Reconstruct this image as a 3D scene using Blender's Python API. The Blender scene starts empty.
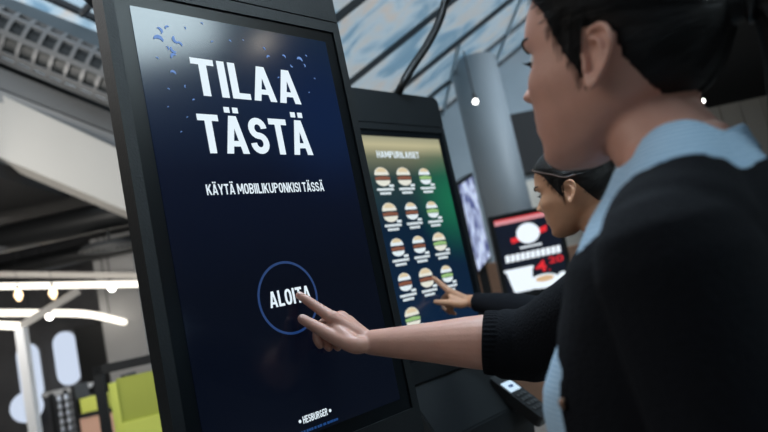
import bpy, bmesh, math, random
from mathutils import Vector, Matrix, noise
random.seed(7)
C = bpy.context.scene.collection
PI = math.pi

# ------------------------------------------------------------------ camera
ROLL, PITCH, FPX, EYE = math.radians(12.12), math.radians(7.18), 641.5, Vector((0, 0, 1.32))
FWD = Vector((0, math.cos(PITCH), math.sin(PITCH)))
_U0 = Vector((1, 0, 0)).cross(FWD)
RGT = Vector((1, 0, 0)) * math.cos(ROLL) - _U0 * math.sin(ROLL)
UPV = _U0 * math.cos(ROLL) + Vector((1, 0, 0)) * math.sin(ROLL)
cam_data = bpy.data.cameras.new('camera')
cam = bpy.data.objects.new('camera', cam_data); C.objects.link(cam)
cam.matrix_world = Matrix(((RGT.x, UPV.x, -FWD.x, EYE.x), (RGT.y, UPV.y, -FWD.y, EYE.y), (RGT.z, UPV.z, -FWD.z, EYE.z), (0, 0, 0, 1)))
cam_data.sensor_width = 36; cam_data.lens = FPX / 768 * 36
cam_data.clip_start = .05; cam_data.clip_end = 200
cam_data.dof.use_dof = True; cam_data.dof.focus_distance = 1.12; cam_data.dof.aperture_fstop = 3.4
bpy.context.scene.camera = cam

def ray(px, py): return RGT * ((px - 384) / FPX) - UPV * ((py - 216) / FPX) + FWD
def at(px, py, d): return EYE + ray(px, py) * d          # real point at distance d along the optical axis

# ------------------------------------------------------------------ world, lights, exposure
world = bpy.data.worlds.new('world'); bpy.context.scene.world = world; world.use_nodes = True
wn = world.node_tree; bgn = wn.nodes['Background']
tc = wn.nodes.new('ShaderNodeTexCoord'); nz = wn.nodes.new('ShaderNodeTexNoise'); rp = wn.nodes.new('ShaderNodeValToRGB')
nz.inputs['Scale'].default_value = 3.0; nz.inputs['Detail'].default_value = 4
wn.links.new(tc.outputs['Generated'], nz.inputs['Vector']); wn.links.new(nz.outputs['Fac'], rp.inputs['Fac']); wn.links.new(rp.outputs['Color'], bgn.inputs['Color'])
rp.color_ramp.elements[0].position = .38; rp.color_ramp.elements[0].color = (.42, .53, .62, 1)
rp.color_ramp.elements[1].position = .62; rp.color_ramp.elements[1].color = (.72, .76, .80, 1)
bgn.inputs['Strength'].default_value = 1.8
def area(name, loc, target, size, power, col):
    l = bpy.data.lights.new(name, 'AREA'); l.size = size; l.energy = power; l.color = col
    o = bpy.data.objects.new(name, l); C.objects.link(o); o.location = loc
    o.rotation_euler = (Vector(target) - Vector(loc)).to_track_quat('-Z', 'Y').to_euler(); return o
area('panel_fill', (-1.7, 2.7, 2.3), (-2.2, 4.3, 1.1), .4, 9, (1, .96, .9))  # added fill that brightens the lime panel stand, no fixture there
area('warm_fill', (-2.2, .5, 2.8), (-.1, 1.0, 1.3), 1.2, 15, (1, .86, .72))  # added warm fill for the near woman's face and hand
area('arm_fill', (.25, 1.35, 2.85), (.1, 1.0, 1.3), .25, 26, (.70, .86, 1))  # added cool fill over the near woman's arm, no fixture there
area('back_hall_light', (2.6, 6.0, 3.6), (2.4, 8.5, 1.6), 1.0, 60, (.78, .90, 1))
area('left_hall_light', (-3.2, 3.4, 2.2), (-2.8, 6.2, 3.6), 1.2, 95, (1, .95, .88))
area('dining_light', (-5.0, 7.0, 2.9), (-6, 11, 1), 1.5, 50, (1, .95, .9))
vs = bpy.context.scene.view_settings
bpy.context.scene.display_settings.display_device = 'sRGB'
vs.view_transform = 'Standard'; vs.look = 'None'; vs.gamma = 1; vs.use_curve_mapping = False; vs.exposure = 0.0

# ------------------------------------------------------------------ materials
def mat(name, col, rough=.5, metal=0., spec=.5, bump=0., bscale=80., vary=0., vscale=4., emit=None, es=1., coat=0., sss=0., stretch=None):
    m = bpy.data.materials.new(name); m.use_nodes = True; nt = m.node_tree; b = nt.nodes['Principled BSDF']
    b.inputs['Base Color'].default_value = (*col, 1); b.inputs['Roughness'].default_value = rough; b.inputs['Metallic'].default_value = metal
    b.inputs['Specular IOR Level'].default_value = spec; b.inputs['Coat Weight'].default_value = coat
    if sss: b.inputs['Subsurface Weight'].default_value = sss; b.inputs['Subsurface Radius'].default_value = (.012, .004, .002); b.inputs['Subsurface Scale'].default_value = 1
    if emit: b.inputs['Emission Color'].default_value = (*emit, 1); b.inputs['Emission Strength'].default_value = es
    t = nt.nodes.new('ShaderNodeTexCoord'); src = t.outputs['Object']
    if stretch:
        mp = nt.nodes.new('ShaderNodeMapping'); mp.inputs['Scale'].default_value = stretch; nt.links.new(src, mp.inputs['Vector']); src = mp.outputs['Vector']
    n = nt.nodes.new('ShaderNodeTexNoise'); n.inputs['Scale'].default_value = vscale; n.inputs['Detail'].default_value = 5; nt.links.new(src, n.inputs['Vector'])
    mx = nt.nodes.new('ShaderNodeMix'); mx.data_type = 'RGBA'; mx.inputs['Factor'].default_value = 0
    v = vary if vary else .06
    mx.inputs[6].default_value = (*[c * (1 - v) for c in col], 1); mx.inputs[7].default_value = (*[min(1, c * (1 + v)) for c in col], 1)
    nt.links.new(n.outputs['Fac'], mx.inputs['Factor']); nt.links.new(mx.outputs[2], b.inputs['Base Color'])
    if bump:
        n2 = nt.nodes.new('ShaderNodeTexNoise'); n2.inputs['Scale'].default_value = bscale; n2.inputs['Detail'].default_value = 3; nt.links.new(src, n2.inputs['Vector'])
        bp = nt.nodes.new('ShaderNodeBump'); bp.inputs['Strength'].default_value = bump; bp.inputs['Distance'].default_value = .002
        nt.links.new(n2.outputs['Fac'], bp.inputs['Height']); nt.links.new(bp.outputs['Normal'], b.inputs['Normal'])
    return m
def glow(name, col, s=1.0): return mat(name, (.01, .01, .01), .6, emit=col, es=s)

M = dict(
    frame=mat('graphite_metal', (.009, .0115, .0135), .45, spec=.35, bump=.25, bscale=300),
    bezel=mat('black_glass', (.005, .007, .009), .28, spec=.22),
    darkm=mat('dark_powder_coat', (.020, .025, .028), .5),
    black=mat('black_plastic', (.008, .009, .010), .4),
    text=glow('screen_white', (.80, .92, 1), .95),
    ring=glow('screen_blue_ring', (.008, .035, .135), 1.0),
    bluet=glow('screen_blue_text', (.01, .06, .22), .8),
    drop=glow('screen_blue_drops', (.16, .32, .75), .75),
    skin=mat('skin', (.53, .275, .205), .5, bump=.15, bscale=220, vary=.12, vscale=40, sss=.12),
    skin2=mat('tan_skin', (.56, .29, .17), .5, bump=.15, bscale=220, vary=.12, vscale=40, sss=.1),
    lips=mat('lip_skin', (.40, .16, .14), .4),
    nail=mat('nail', (.66, .42, .36), .25),
    hair=mat('black_hair', (.004, .0036, .004), .5, spec=.22, bump=.9, bscale=60, stretch=(1, 1, 9)),
    hair2=mat('dark_brown_hair', (.007, .0055, .005), .4, spec=.4, bump=1., bscale=60, stretch=(1, 1, 9)),
    knit=mat('navy_black_knit', (.0022, .0028, .0048), .9, spec=.15, bump=.8, bscale=260),
    knit2=mat('black_knit', (.006, .007, .010), .9, spec=.15, bump=.6, bscale=200),
    trouser=mat('black_cloth', (.008, .009, .012), .85, spec=.2, bump=.4, bscale=300),
    eyew=mat('eye_white', (.7, .68, .66), .2), iris=mat('dark_iris', (.03, .015, .01), .15),
    white=mat('white_paint', (.8, .82, .84), .5), cream=mat('warm_white_panel', (.44, .425, .40), .55, vary=.05, vscale=2),
    grey=mat('grey_metal', (.22, .225, .23), .45, vary=.1), dgrey=mat('dark_grey_paint', (.05, .052, .055), .6, vary=.2),
    duct=mat('perforated_grey_metal', (.13, .135, .14), .4, vary=.1), bluebeam=mat('blue_grey_beam', (.10, .135, .16), .45, vary=.15),
    ceil=mat('black_ceiling', (.010, .010, .011), .8), conc=mat('dark_concrete', (.10, .10, .105), .85, vary=.4, vscale=2.5),
    wallb=mat('blue_grey_wall', (.22, .265, .30), .7, vary=.25, vscale=1.2), column=mat('grey_blue_plaster', (.13, .15, .165), .6, vary=.05),
    beige=mat('beige_wall', (.50, .47, .42), .7), wood=mat('brown_wood', (.30, .17, .11), .5, vary=.2, vscale=3, stretch=(1, 1, 8)),
    floor=mat('pale_stone_floor', (.30, .28, .26), .35, vary=.1, vscale=2),
    led=glow('led_white', (1, .93, .82), 2.2), bulb=glow('warm_bulb', (1, .72, .42), 4.0), spot=glow('spot_white', (1, .97, .92), 9.0),
    lime=mat('lime_panel', (.60, .64, .12), .5), olive=mat('olive_panel', (.34, .37, .06), .5),
    salmon=mat('salmon_panel', (.62, .36, .26), .6), capsule=glow('capsule_glow', (.72, .82, 1), .85),
    mull=mat('dark_mullion', (.012, .018, .024), .5),
)
# shirt: pale blue with fine woven stripes
def shirt_mat():
    m = mat('pale_blue_shirt', (.36, .50, .64), .8, spec=.2, bump=.4, bscale=300); nt = m.node_tree; b = nt.nodes['Principled BSDF']
    t = nt.nodes.new('ShaderNodeTexCoord'); w = nt.nodes.new('ShaderNodeTexWave'); w.inputs['Scale'].default_value = 70; w.inputs['Distortion'].default_value = 2; w.inputs['Detail'].default_value = 2
    w.bands_direction = 'Z'
    r = nt.nodes.new('ShaderNodeValToRGB'); r.color_ramp.elements[0].color = (.25, .38, .52, 1); r.color_ramp.elements[1].color = (.40, .54, .66, 1)
    nt.links.new(t.outputs['Object'], w.inputs['Vector']); nt.links.new(w.outputs['Fac'], r.inputs['Fac']); nt.links.new(r.outputs['Color'], b.inputs['Base Color']); return m
M['shirt'] = shirt_mat()
# glass roof: clouded glass, mottled in blue, white and peach
def roof_glass():
    m = bpy.data.materials.new('clouded_roof_glass'); m.use_nodes = True; nt = m.node_tree; nt.nodes.clear(); N = nt.nodes.new
    out = N('ShaderNodeOutputMaterial'); tr = N('ShaderNodeBsdfTransparent'); tl = N('ShaderNodeBsdfTranslucent'); gl = N('ShaderNodeBsdfGlossy'); gl.inputs['Roughness'].default_value = .05
    t = N('ShaderNodeTexCoord'); n = N('ShaderNodeTexNoise'); n.inputs['Scale'].default_value = 2.3; n.inputs['Detail'].default_value = 7; n.inputs['Distortion'].default_value = 1.4
    nt.links.new(t.outputs['Object'], n.inputs['Vector'])
    r = N('ShaderNodeValToRGB'); e = r.color_ramp.elements; e[0].position = .36; e[0].color = (.52, .65, .73, 1); e[1].position = .66; e[1].color = (.90, .82, .76, 1)
    k = e.new(.5); k.color = (.80, .86, .89, 1)
    nt.links.new(n.outputs['Fac'], r.inputs['Fac']); nt.links.new(r.outputs['Color'], tl.inputs['Color']); nt.links.new(r.outputs['Color'], tr.inputs['Color'])
    a = N('ShaderNodeMixShader'); a.inputs[0].default_value = .30; nt.links.new(tr.outputs[0], a.inputs[1]); nt.links.new(tl.outputs[0], a.inputs[2])
    b = N('ShaderNodeMixShader'); b.inputs[0].default_value = .05; nt.links.new(a.outputs[0], b.inputs[1]); nt.links.new(gl.outputs[0], b.inputs[2])
    nt.links.new(b.outputs[0], out.inputs['Surface']); return m
M['roofglass'] = roof_glass()

def screen_mat(name, stops, axis, side=None, top=None, scale=1.0, rough=.14):
    """Display content: vertical colour ramp (object z) plus a soft coloured glow of the picture itself; glossy cover glass."""
    m = bpy.data.materials.new(name); m.use_nodes = True; nt = m.node_tree; N = nt.nodes.new; b = nt.nodes['Principled BSDF']
    b.inputs['Base Color'].default_value = (.003, .004, .006, 1); b.inputs['Roughness'].default_value = rough; b.inputs['Specular IOR Level'].default_value = .55
    t = N('ShaderNodeTexCoord'); s = N('ShaderNodeSeparateXYZ'); nt.links.new(t.outputs['Generated'], s.inputs[0])
    r = N('ShaderNodeValToRGB'); e = r.color_ramp.elements
    e[0].position = stops[0][0]; e[0].color = (*stops[0][1], 1); e[1].position = stops[-1][0]; e[1].color = (*stops[-1][1], 1)
    for p, c in stops[1:-1]: k = e.new(p); k.color = (*c, 1)
    nt.links.new(s.outputs['Z'], r.inputs['Fac']); col = r.outputs['Color']
    if side:   # soft elliptical patch of colour: (x, z, radius, colour)
        cx, cz, rad, sc = side
        v = N('ShaderNodeVectorMath'); v.operation = 'SUBTRACT'; v.inputs[1].default_value = (cx, .5, cz); nt.links.new(t.outputs['Generated'], v.inputs[0])
        v2 = N('ShaderNodeVectorMath'); v2.operation = 'MULTIPLY'; v2.inputs[1].default_value = (1 / rad, 0, 1.8 / rad); nt.links.new(v.outputs[0], v2.inputs[0])
        l = N('ShaderNodeVectorMath'); l.operation = 'LENGTH'; nt.links.new(v2.outputs[0], l.inputs[0])
        mr = N('ShaderNodeMapRange'); mr.interpolation_type = 'SMOOTHSTEP'; mr.inputs[1].default_value = 0; mr.inputs[2].default_value = 1; mr.inputs[3].default_value = 1; mr.inputs[4].default_value = 0
        nt.links.new(l.outputs['Value'], mr.inputs[0])
        mx = N('ShaderNodeMix'); mx.data_type = 'RGBA'; nt.links.new(mr.outputs[0], mx.inputs['Factor']); nt.links.new(col, mx.inputs[6]); mx.inputs[7].default_value = (*sc, 1); col = mx.outputs[2]
    nt.links.new(col, b.inputs['Emission Color']); b.inputs['Emission Strength'].default_value = scale
    return m

# ------------------------------------------------------------------ object helpers
def link(name, me, m=None, parent=None, smooth=False):
    o = bpy.data.objects.new(name, me); C.objects.link(o)
    if m is not None:
        me.materials.clear()
        for q in (m if isinstance(m, (list, tuple)) else [m]): me.materials.append(q)
    if smooth: me.polygons.foreach_set('use_smooth', [True] * len(me.polygons)); me.update()
    if parent:
        o.parent = parent; o.matrix_parent_inverse = parent.matrix_world.inverted()
    return o
def thing(name, label, cat, loc=(0, 0, 0), group=None):
    o = bpy.data.objects.new(name, None); C.objects.link(o); o.location = loc; o.matrix_world = Matrix.Translation(loc); o.empty_display_size = .05
    o['label'] = label; o['category'] = cat
    if group: o['group'] = group
    return o
def tag(o, label, cat, group=None):
    o['label'] = label; o['category'] = cat
    if group: o['group'] = group
    return o
def struct(o): o['kind'] = 'structure'; return o
def done(bm, name, m, parent=None, smooth=False):
    bmesh.ops.recalc_face_normals(bm, faces=bm.faces)
    me = bpy.data.meshes.new(name); bm.to_mesh(me); bm.free(); return link(name, me, m, parent, smooth)
def box(bm, mx, a, b):
    """box between local corners a and b, placed by matrix mx"""
    vs_ = [bm.verts.new(mx @ Vector((x, y, z))) for x in (a[0], b[0]) for y in (a[1], b[1]) for z in (a[2], b[2])]
    for f in ((0, 1, 3, 2), (4, 6, 7, 5), (0, 4, 5, 1), (2, 3, 7, 6), (0, 2, 6, 4), (1, 5, 7, 3)): bm.faces.new([vs_[i] for i in f])
def bbox(name, mx, a, b, m, parent=None, bev=0):
    bm = bmesh.new(); box(bm, mx, a, b); bmesh.ops.recalc_face_normals(bm, faces=bm.faces)
    if bev: bmesh.ops.bevel(bm, geom=list(bm.edges), offset=bev, segments=2, affect='EDGES', profile=.5)
    return done(bm, name, m, parent)
def basis(o, x, y, z):
    return Matrix(((x[0], y[0], z[0], o[0]), (x[1], y[1], z[1], o[1]), (x[2], y[2], z[2], o[2]), (0, 0, 0, 1)))
I4 = Matrix.Identity(4)
def spline(pts, n=6):
    """Catmull-Rom through (Vector, radius) pairs"""
    if len(pts) < 3:
        a, b = pts[0], pts[-1]; return [(a[0].lerp(b[0], i / n), a[1] + (b[1] - a[1]) * i / n) for i in range(n + 1)]
    out = []
    for i in range(len(pts) - 1):
        p0 = pts[max(i - 1, 0)]; p1 = pts[i]; p2 = pts[i + 1]; p3 = pts[min(i + 2, len(pts) - 1)]
        for k in range(n):
            t = k / n
            f = lambda a, b, c, d: .5 * ((2 * b) + (c - a) * t + (2 * a - 5 * b + 4 * c - d) * t * t + (3 * b - a - 3 * c + d) * t ** 3)
            out.append((f(p0[0], p1[0], p2[0], p3[0]), f(p0[1], p1[1], p2[1], p3[1])))
    out.append(pts[-1]); return out
def tube(bm, pts, seg=16, n=6, cap=True, flat=None, rib=0, ribn=40):
    """smooth tube through (point, radius); round caps; flat=(dir, ratio) squashes the section along dir"""
    P = spline([(Vector(p), r) for p, r in pts], n)
    if cap:
        d0 = (P[0][0] - P[1][0]).normalized(); d1 = (P[-1][0] - P[-2][0]).normalized(); r0, r1 = P[0][1], P[-1][1]
        pre = [(P[0][0] + d0 * r0 * math.sin(a), r0 * math.cos(a)) for a in (1.5, 1.25, .9, .45)]
        post = [(P[-1][0] + d1 * r1 * math.sin(a), r1 * math.cos(a)) for a in (.45, .9, 1.25, 1.5)]
        P = pre + P + post
    t = (P[1][0] - P[0][0]).normalized(); u = t.orthogonal().normalized(); rings = []
    for i, (p, r) in enumerate(P):
        tt = (P[min(i + 1, len(P) - 1)][0] - P[max(i - 1, 0)][0]).normalized()
        u = (u - tt * u.dot(tt)).normalized(); w = tt.cross(u); ring = []
        for k in range(seg):
            a = 2 * PI * k / seg; rr = r * (1 + rib * math.cos(a * ribn))
            off = u * (rr * math.cos(a)) + w * (rr * math.sin(a))
            if flat: off = off - flat[0] * (off.dot(flat[0]) * (1 - flat[1]))
            ring.append(bm.verts.new(p + off))
        rings.append(ring)
    for A, B in zip(rings, rings[1:]):
        for k in range(seg): bm.faces.new((A[k], A[(k + 1) % seg], B[(k + 1) % seg], B[k]))
    if cap: bm.faces.new(rings[0]); bm.faces.new(rings[-1][::-1])
    return rings
def blob(bm, c, r, mx=None, seg=20):
    """ellipsoid with radii r in frame mx"""
    q = Matrix.Translation(c) @ (mx.to_3x3().to_4x4() if mx else I4) @ Matrix.Diagonal((*r, 1))
    bmesh.ops.create_uvsphere(bm, u_segments=seg, v_segments=seg // 2 + 2, radius=1, matrix=q)
def loft(bm, rings):
    R = [[bm.verts.new(p) for p in r] for r in rings]; n = len(R[0])
    for A, B in zip(R, R[1:]):
        for k in range(n): bm.faces.new((A[k], A[(k + 1) % n], B[(k + 1) % n], B[k]))
    bm.faces.new(R[0]); bm.faces.new(R[-1][::-1])
def fuse(bm, voxel, smooth_it=3, factor=.5):
    """join overlapping closed shapes into one continuous surface, returned as a mesh"""
    bmesh.ops.recalc_face_normals(bm, faces=bm.faces)
    me = bpy.data.meshes.new('fuse_src'); bm.to_mesh(me); bm.free()
    o = bpy.data.objects.new('fuse_tmp', me); C.objects.link(o)
    r = o.modifiers.new('r', 'REMESH'); r.mode = 'VOXEL'; r.voxel_size = voxel; r.adaptivity = 0
    s = o.modifiers.new('s', 'SMOOTH'); s.factor = factor; s.iterations = smooth_it
    dg = bpy.context.evaluated_depsgraph_get(); dg.update()
    out = bpy.data.meshes.new_from_object(o.evaluated_get(dg)); bpy.data.objects.remove(o); bpy.data.meshes.remove(me)
    return out
def cut(me, keep):
    """keep only faces whose centre passes keep(co)"""
    bm = bmesh.new(); bm.from_mesh(me)
    bmesh.ops.delete(bm, geom=[v for v in bm.verts if not keep(v.co)], context='VERTS')
    for _ in range(3):
        bv = [v for v in bm.verts if v.is_boundary]
        bmesh.ops.smooth_vert(bm, verts=bv, factor=.5, use_axis_x=True, use_axis_y=True, use_axis_z=True)
    bm.to_mesh(me); bm.free(); return me
def text_mesh(s, width, height, bold=.0, fs=1.0):
    """lettering as flat mesh: spans width x height in local X (right) and Z (up), from its lower left corner"""
    cu = bpy.data.curves.new('t', 'FONT'); cu.body = s; cu.offset = bold; cu.size = 1; cu.extrude = .0; cu.resolution_u = 4; cu.space_character = fs
    o = bpy.data.objects.new('t', cu); C.objects.link(o); dg = bpy.context.evaluated_depsgraph_get(); dg.update()
    me = bpy.data.meshes.new_from_object(o.evaluated_get(dg)); bpy.data.objects.remove(o)
    xs = [v.co.x for v in me.vertices]; ys = [v.co.y for v in me.vertices]; x0, x1, y0, y1 = min(xs), max(xs), min(ys), max(ys)
    for v in me.vertices: v.co = Vector(((v.co.x - x0) / (x1 - x0) * width, 0, (v.co.y - y0) / (y1 - y0) * height))
    return me
def put(me, mx):
    me.transform(mx); return me
def ngon(bm, mx, pts, y=0):
    bm.faces.new([bm.verts.new(mx @ Vector((p[0], y, p[1]))) for p in pts])
def ell(cx, cz, rx, rz, a0=0, a1=2 * PI, n=20):
    return [(cx + rx * math.cos(a0 + (a1 - a0) * i / n), cz + rz * math.sin(a0 + (a1 - a0) * i / n)) for i in range(n + (0 if a1 - a0 > 6.2 else 1))]
def slab(bm, mx, pts, y0, y1):
    """extruded outline in local x,z from y0 to y1"""
    A = [bm.verts.new(mx @ Vector((p[0], y0, p[1]))) for p in pts]; B = [bm.verts.new(mx @ Vector((p[0], y1, p[1]))) for p in pts]
    bm.faces.new(A); bm.faces.new(B[::-1])
    for i in range(len(pts)): j = (i + 1) % len(pts); bm.faces.new((A[i], B[i], B[j], A[j]))
def round_rect(x0, x1, z0, z1, r, which=(1, 1, 1, 1)):
    out = []
    for (cx, cz, a, k) in ((x1, z1, 0, 0), (x0, z1, 1, 1), (x0, z0, 2, 2), (x1, z0, 3, 3)):
        if which[k]:
            mx_ = cx - r if cx == x1 else cx + r; mz = cz - r if cz == z1 else cz + r
            out += [(mx_ + r * math.cos(PI / 2 * (a + i / 5)), mz + r * math.sin(PI / 2 * (a + i / 5))) for i in range(6)]
        else: out.append((cx, cz))
    return out

# ------------------------------------------------------------------ the setting
struct(bbox('floor', I4, (-16, -5, -.1), (7, 14, 0), M['floor']))
struct(bbox('wall_back', I4, (-2.2, 8.6, 0), (7, 8.75, 6.0), M['wallb']))
struct(bbox('wall_back_left', I4, (-14, 11.2, 0), (-2.2, 11.35, 3.2), M['conc']))
struct(bbox('wall_left', I4, (-14.15, -4, 0), (-14, 11.3, 3.2), M['conc']))
struct(bbox('wall_behind', I4, (-14, -4.15, 0), (6.3, -4, 5.0), M['dgrey']))
# right wall with a high opening for the added glowing pane
bm = bmesh.new()
for a, b in (((6, -4, 0), (6.15, 8.6, 4.3)), ((6, .2, 4.3), (6.15, 8.6, 6.2)), ((6, -4, 5.9), (6.15, .2, 6.2)), ((6, -4, 4.3), (6.15, -3.6, 5.9)), ((6, -3.6, 4.3), (6.15, .2, 4.62))): box(bm, I4, a, b)
struct(done(bm, 'wall_right', M['dgrey']))
pane = struct(bbox('added_glow_pane', I4, (6.1, -3.6, 4.62), (6.12, .2, 5.9), mat('pane_emission', (.6, .7, .75), .4, emit=(.70, .86, .92), es=16)))  # unseen glowing pane, added for the pale reflection in the near kiosk's glass
bm = bmesh.new()
for y in (-3.6, -1.8, .15): box(bm, I4, (6.02, y, 4.62), (6.09, y + .05, 5.9))
done(bm, 'glow_pane_bars', M['mull'], pane)
struct(bbox('ceiling_left', I4, (-14, -4, 3.15), (-3.4, 7.0, 3.3), M['ceil']))
struct(bbox('ceiling_left', I4, (-14, 7.0, 3.15), (-2.2, 11.3, 3.3), M['ceil']))
# pitched glass roof rising to the right
RS = Vector((.8878, 0, .4602)); RN = Vector((-.4602, 0, .8878)); RO = Vector((.864, 0, 3.485))
def rp_(s, y, h=0): return RO + RS * s + Vector((0, y, 0)) + RN * h
struct(bbox('ceiling_right', I4, (2.35, 2.6, 2.55), (6, 8.5, 2.62), M['ceil']))
RMX = basis(RO, RS, Vector((0, 1, 0)), RN)
struct(bbox('ceiling_glass_roof', RMX, (-1.9, -4, .04), (6.2, 8.6, .05), M['roofglass']))
bm = bmesh.new()
ys = [3.717 + (k - 3) * 1.165 for k in range(0, 8)] + [-1.0, -2.2, -3.4]
for y in ys: box(bm, RMX, (-1.9, y - .011, -.012), (6.2, y + .011, .035))
for s in (-1.9, 6.1): box(bm, RMX, (s - .06, -4, -.09), (s + .06, 8.6, .035))
struct(done(bm, 'trim_roof_rafters', M['mull']))
bm = bmesh.new()
for y0 in ys[:]:
    for s in (-.6, .25, 1.1, 1.95, 2.8): 
        if y0 > 5: box(bm, RMX, (s - .012, y0 + .03, -.01), (s + .012, y0 + 1.13, .03))
struct(done(bm, 'trim_roof_purlins', mat('pale_blue_bar', (.25, .33, .38), .5)))

# sloped white fascia, pipes, perforated duct and beam at the left
LR = at(140, 220, 6.6) - at(-60, 130, 5.8)
def strip(name, p0, p1, d0, d1, th, m, lab=None, cat=None, thick=.12):
    """long sloped bar whose face spans th pixels-worth of height; real 3-D box"""
    A = at(*p0, d0); B = at(*p1, d1); x = (B - A).normalized(); y = Vector((x.y, -x.x, 0)).normalized() * -1; z = x.cross(y).normalized()
    if z.z < 0: z = -z
    o = bbox(name, basis(A, x, y, z), (-2.5, 0, 0), ((B - A).length + .25, thick, th), m)
    return o
struct(strip('wall_sloped_fascia', (0, 157), (125, 210), 6.0, 6.5, .57, M['cream'], thick=.25))
tag(strip('grey_pipe', (0, 102), (125, 150), 6.1, 6.75, .12, M['grey']), 'grey square pipe running just above the sloping cream fascia', 'pipe')
tag(strip('steel_channel', (0, 88), (110, 131), 6.15, 6.7, .20, M['duct'], thick=.2), 'lighter grey channel between the pipe and the perforated duct', 'channel')
struct(strip('trim_blue_beam', (0, 17), (105, 56), 6.3, 6.8, .24, M['bluebeam'], thick=.2))
struct(strip('trim_dark_mullion', (-10, -28), (110, 26), 6.5, 7.0, .06, M['mull'], thick=.08))
struct(strip('trim_dark_ledge', (0, 70), (110, 113), 6.3, 6.85, .10, M['darkm'], thick=.3))  # dark grey ledge below the perforated duct
bm = bmesh.new(); a_ = at(82, 14, 6.6); tube(bm, [(a_, .04), (at(100, -6, 6.6), .04), (at(135, -45, 6.6), .04)], seg=8)
struct(done(bm, 'trim_diagonal_strut', M['mull']))
gp = bpy.data.meshes.new('g'); 
bm = bmesh.new(); bm.faces.new([bm.verts.new(at(*p)) for p in ((-80, -60, 7.3), (240, -60, 7.3), (240, 120, 7.6), (-80, 0, 7.1))]); ret = bmesh.ops.extrude_face_region(bm, geom=list(bm.faces))
bmesh.ops.translate(bm, verts=[v for v in ret['geom'] if isinstance(v, bmesh.types.BMVert)], vec=(0, .02, 0)); struct(done(bm, 'window_2', M['roofglass']))
# perforated half-round duct
A = at(-40, 17, 6.1); B = at(125, 86, 6.6); x = (B - A).normalized(); y = Vector((-x.y, x.x, 0)).normalized(); z = x.cross(y); z = z if z.z > 0 else -z
duct = thing('perforated_duct', 'half-round grey metal duct with rows of rectangular openings above the cream fascia', 'duct', tuple(A)); 
L = (B - A).length + .2; R_ = .26; bm = bmesh.new(); nx = int(L / .14) * 4; na = 20; grid = {}
for i in range(nx + 1):
    for j in range(na + 1):
        th = PI * (-.62 + 1.24 * j / na); grid[i, j] = bm.verts.new(A + x * (L * i / nx) - y * (R_ * math.cos(th)) + z * (R_ * math.sin(th)))
for i in range(nx):
    for j in range(na):
        if i % 4 in (1, 2, 3) and j % 4 in (1, 2, 3) and 2 < j < na - 2: continue
        bm.faces.new((grid[i, j], grid[i + 1, j], grid[i + 1, j + 1], grid[i, j + 1]))
o = done(bm, 'perforated_shell', M['duct'], duct); sm = o.modifiers.new('s', 'SOLIDIFY'); sm.thickness = .02
bm = bmesh.new(); tube(bm, [(A, .2), (A.lerp(B, .5), .2), (B, .2)], seg=20); done(bm, 'inner_liner', M['darkm'], duct, True)
# ceiling vent and ducts under the black ceiling
def bar(name, p0, p1, r, m, lab, cat, group=None, parent=None, seg=12):
    bm = bmesh.new(); tube(bm, [(Vector(p0), r), (Vector(p0).lerp(Vector(p1), .5), r), (Vector(p1), r)], seg=seg)
    o = done(bm, name, m, parent, True); return tag(o, lab, cat, group) if lab else o
P = at(110, 246, 7.4); vt = thing('round_ceiling_vent', 'round grey slatted vent disc under the black ceiling beside the large kiosk', 'vent', tuple(P))
bm = bmesh.new(); bmesh.ops.create_cone(bm, cap_ends=True, segments=32, radius1=.34, radius2=.30, depth=.05, matrix=Matrix.Translation(P)); done(bm, 'vent_disc', M['dgrey'], vt)
bm = bmesh.new()
for k in range(1, 6):
    tube(bm, [(P + Vector((math.cos(a) * k * .055, math.sin(a) * k * .055, -.03)), .006) for a in [2 * PI * i / 20 for i in range(21)]], seg=6, n=2, cap=False)
done(bm, 'vent_rings', M['grey'], vt); bm = bmesh.new(); tube(bm, [(P, .015), (Vector((P.x, P.y, 3.15)), .015)], seg=8); done(bm, 'hanger_rod', M['darkm'], vt)
bar('ceiling_duct', (-13, 7.4, 2.9), (-2.3, 7.2, 2.9), .16, M['black'], 'nearer dark round duct hanging under the black ceiling', 'duct')
bar('ceiling_duct', (-13, 9.6, 2.9), (-2.3, 9.4, 2.9), .13, M['black'], 'farther dark round duct under the black ceiling above the lit pergola', 'duct')

# ------------------------------------------------------------------ lit pergola, bulbs, far dining corner (left)
def bar_px(name, a, b, w, m, parent=None, h=None):
    A = at(*a); B = at(*b); x = (B - A).normalized(); up = Vector((0, 0, 1)) if abs(x.z) < .8 else Vector((0, 1, 0)); y = up.cross(x).normalized(); z = x.cross(y)
    return bbox(name, basis(A, x, y, z), (0, -w / 2, -(h or w) / 2), ((B - A).length, w / 2, (h or w) / 2), m, parent)
per = thing('light_pergola', 'white pergola frame with glowing LED strips standing in the dining area at left', 'pergola', (at(28, 432, 8).x, at(28, 432, 8).y, 0))
pt = at(21, 328, 8); pb = at(36, 432, 8); ft = Vector((pt.x, pt.y, 0))
bbox('post', I4, (pt.x - .055, pt.y - .055, 0), (pt.x + .055, pt.y + .055, pt.z), M['white'], per)
bar_px('led_beam', (-30, 324, 8), (21, 326, 8), .09, M['led'], per)
bar_px('cross_beam', (19, 327, 8), (78, 291, 8.6), .09, M['cream'], per)
bar_px('led_beam', (-40, 287, 8.6), (168, 283.5, 8.8), .10, M['led'], per, .08)
bar_px('upper_beam', (-40, 274, 9.0), (168, 276, 9.0), .08, M['cream'], per)
pp = at(160, 284, 8.8); bbox('post', I4, (pp.x - .055, pp.y - .055, 0), (pp.x + .055, pp.y + .055, pp.z), M['white'], per)
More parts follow.
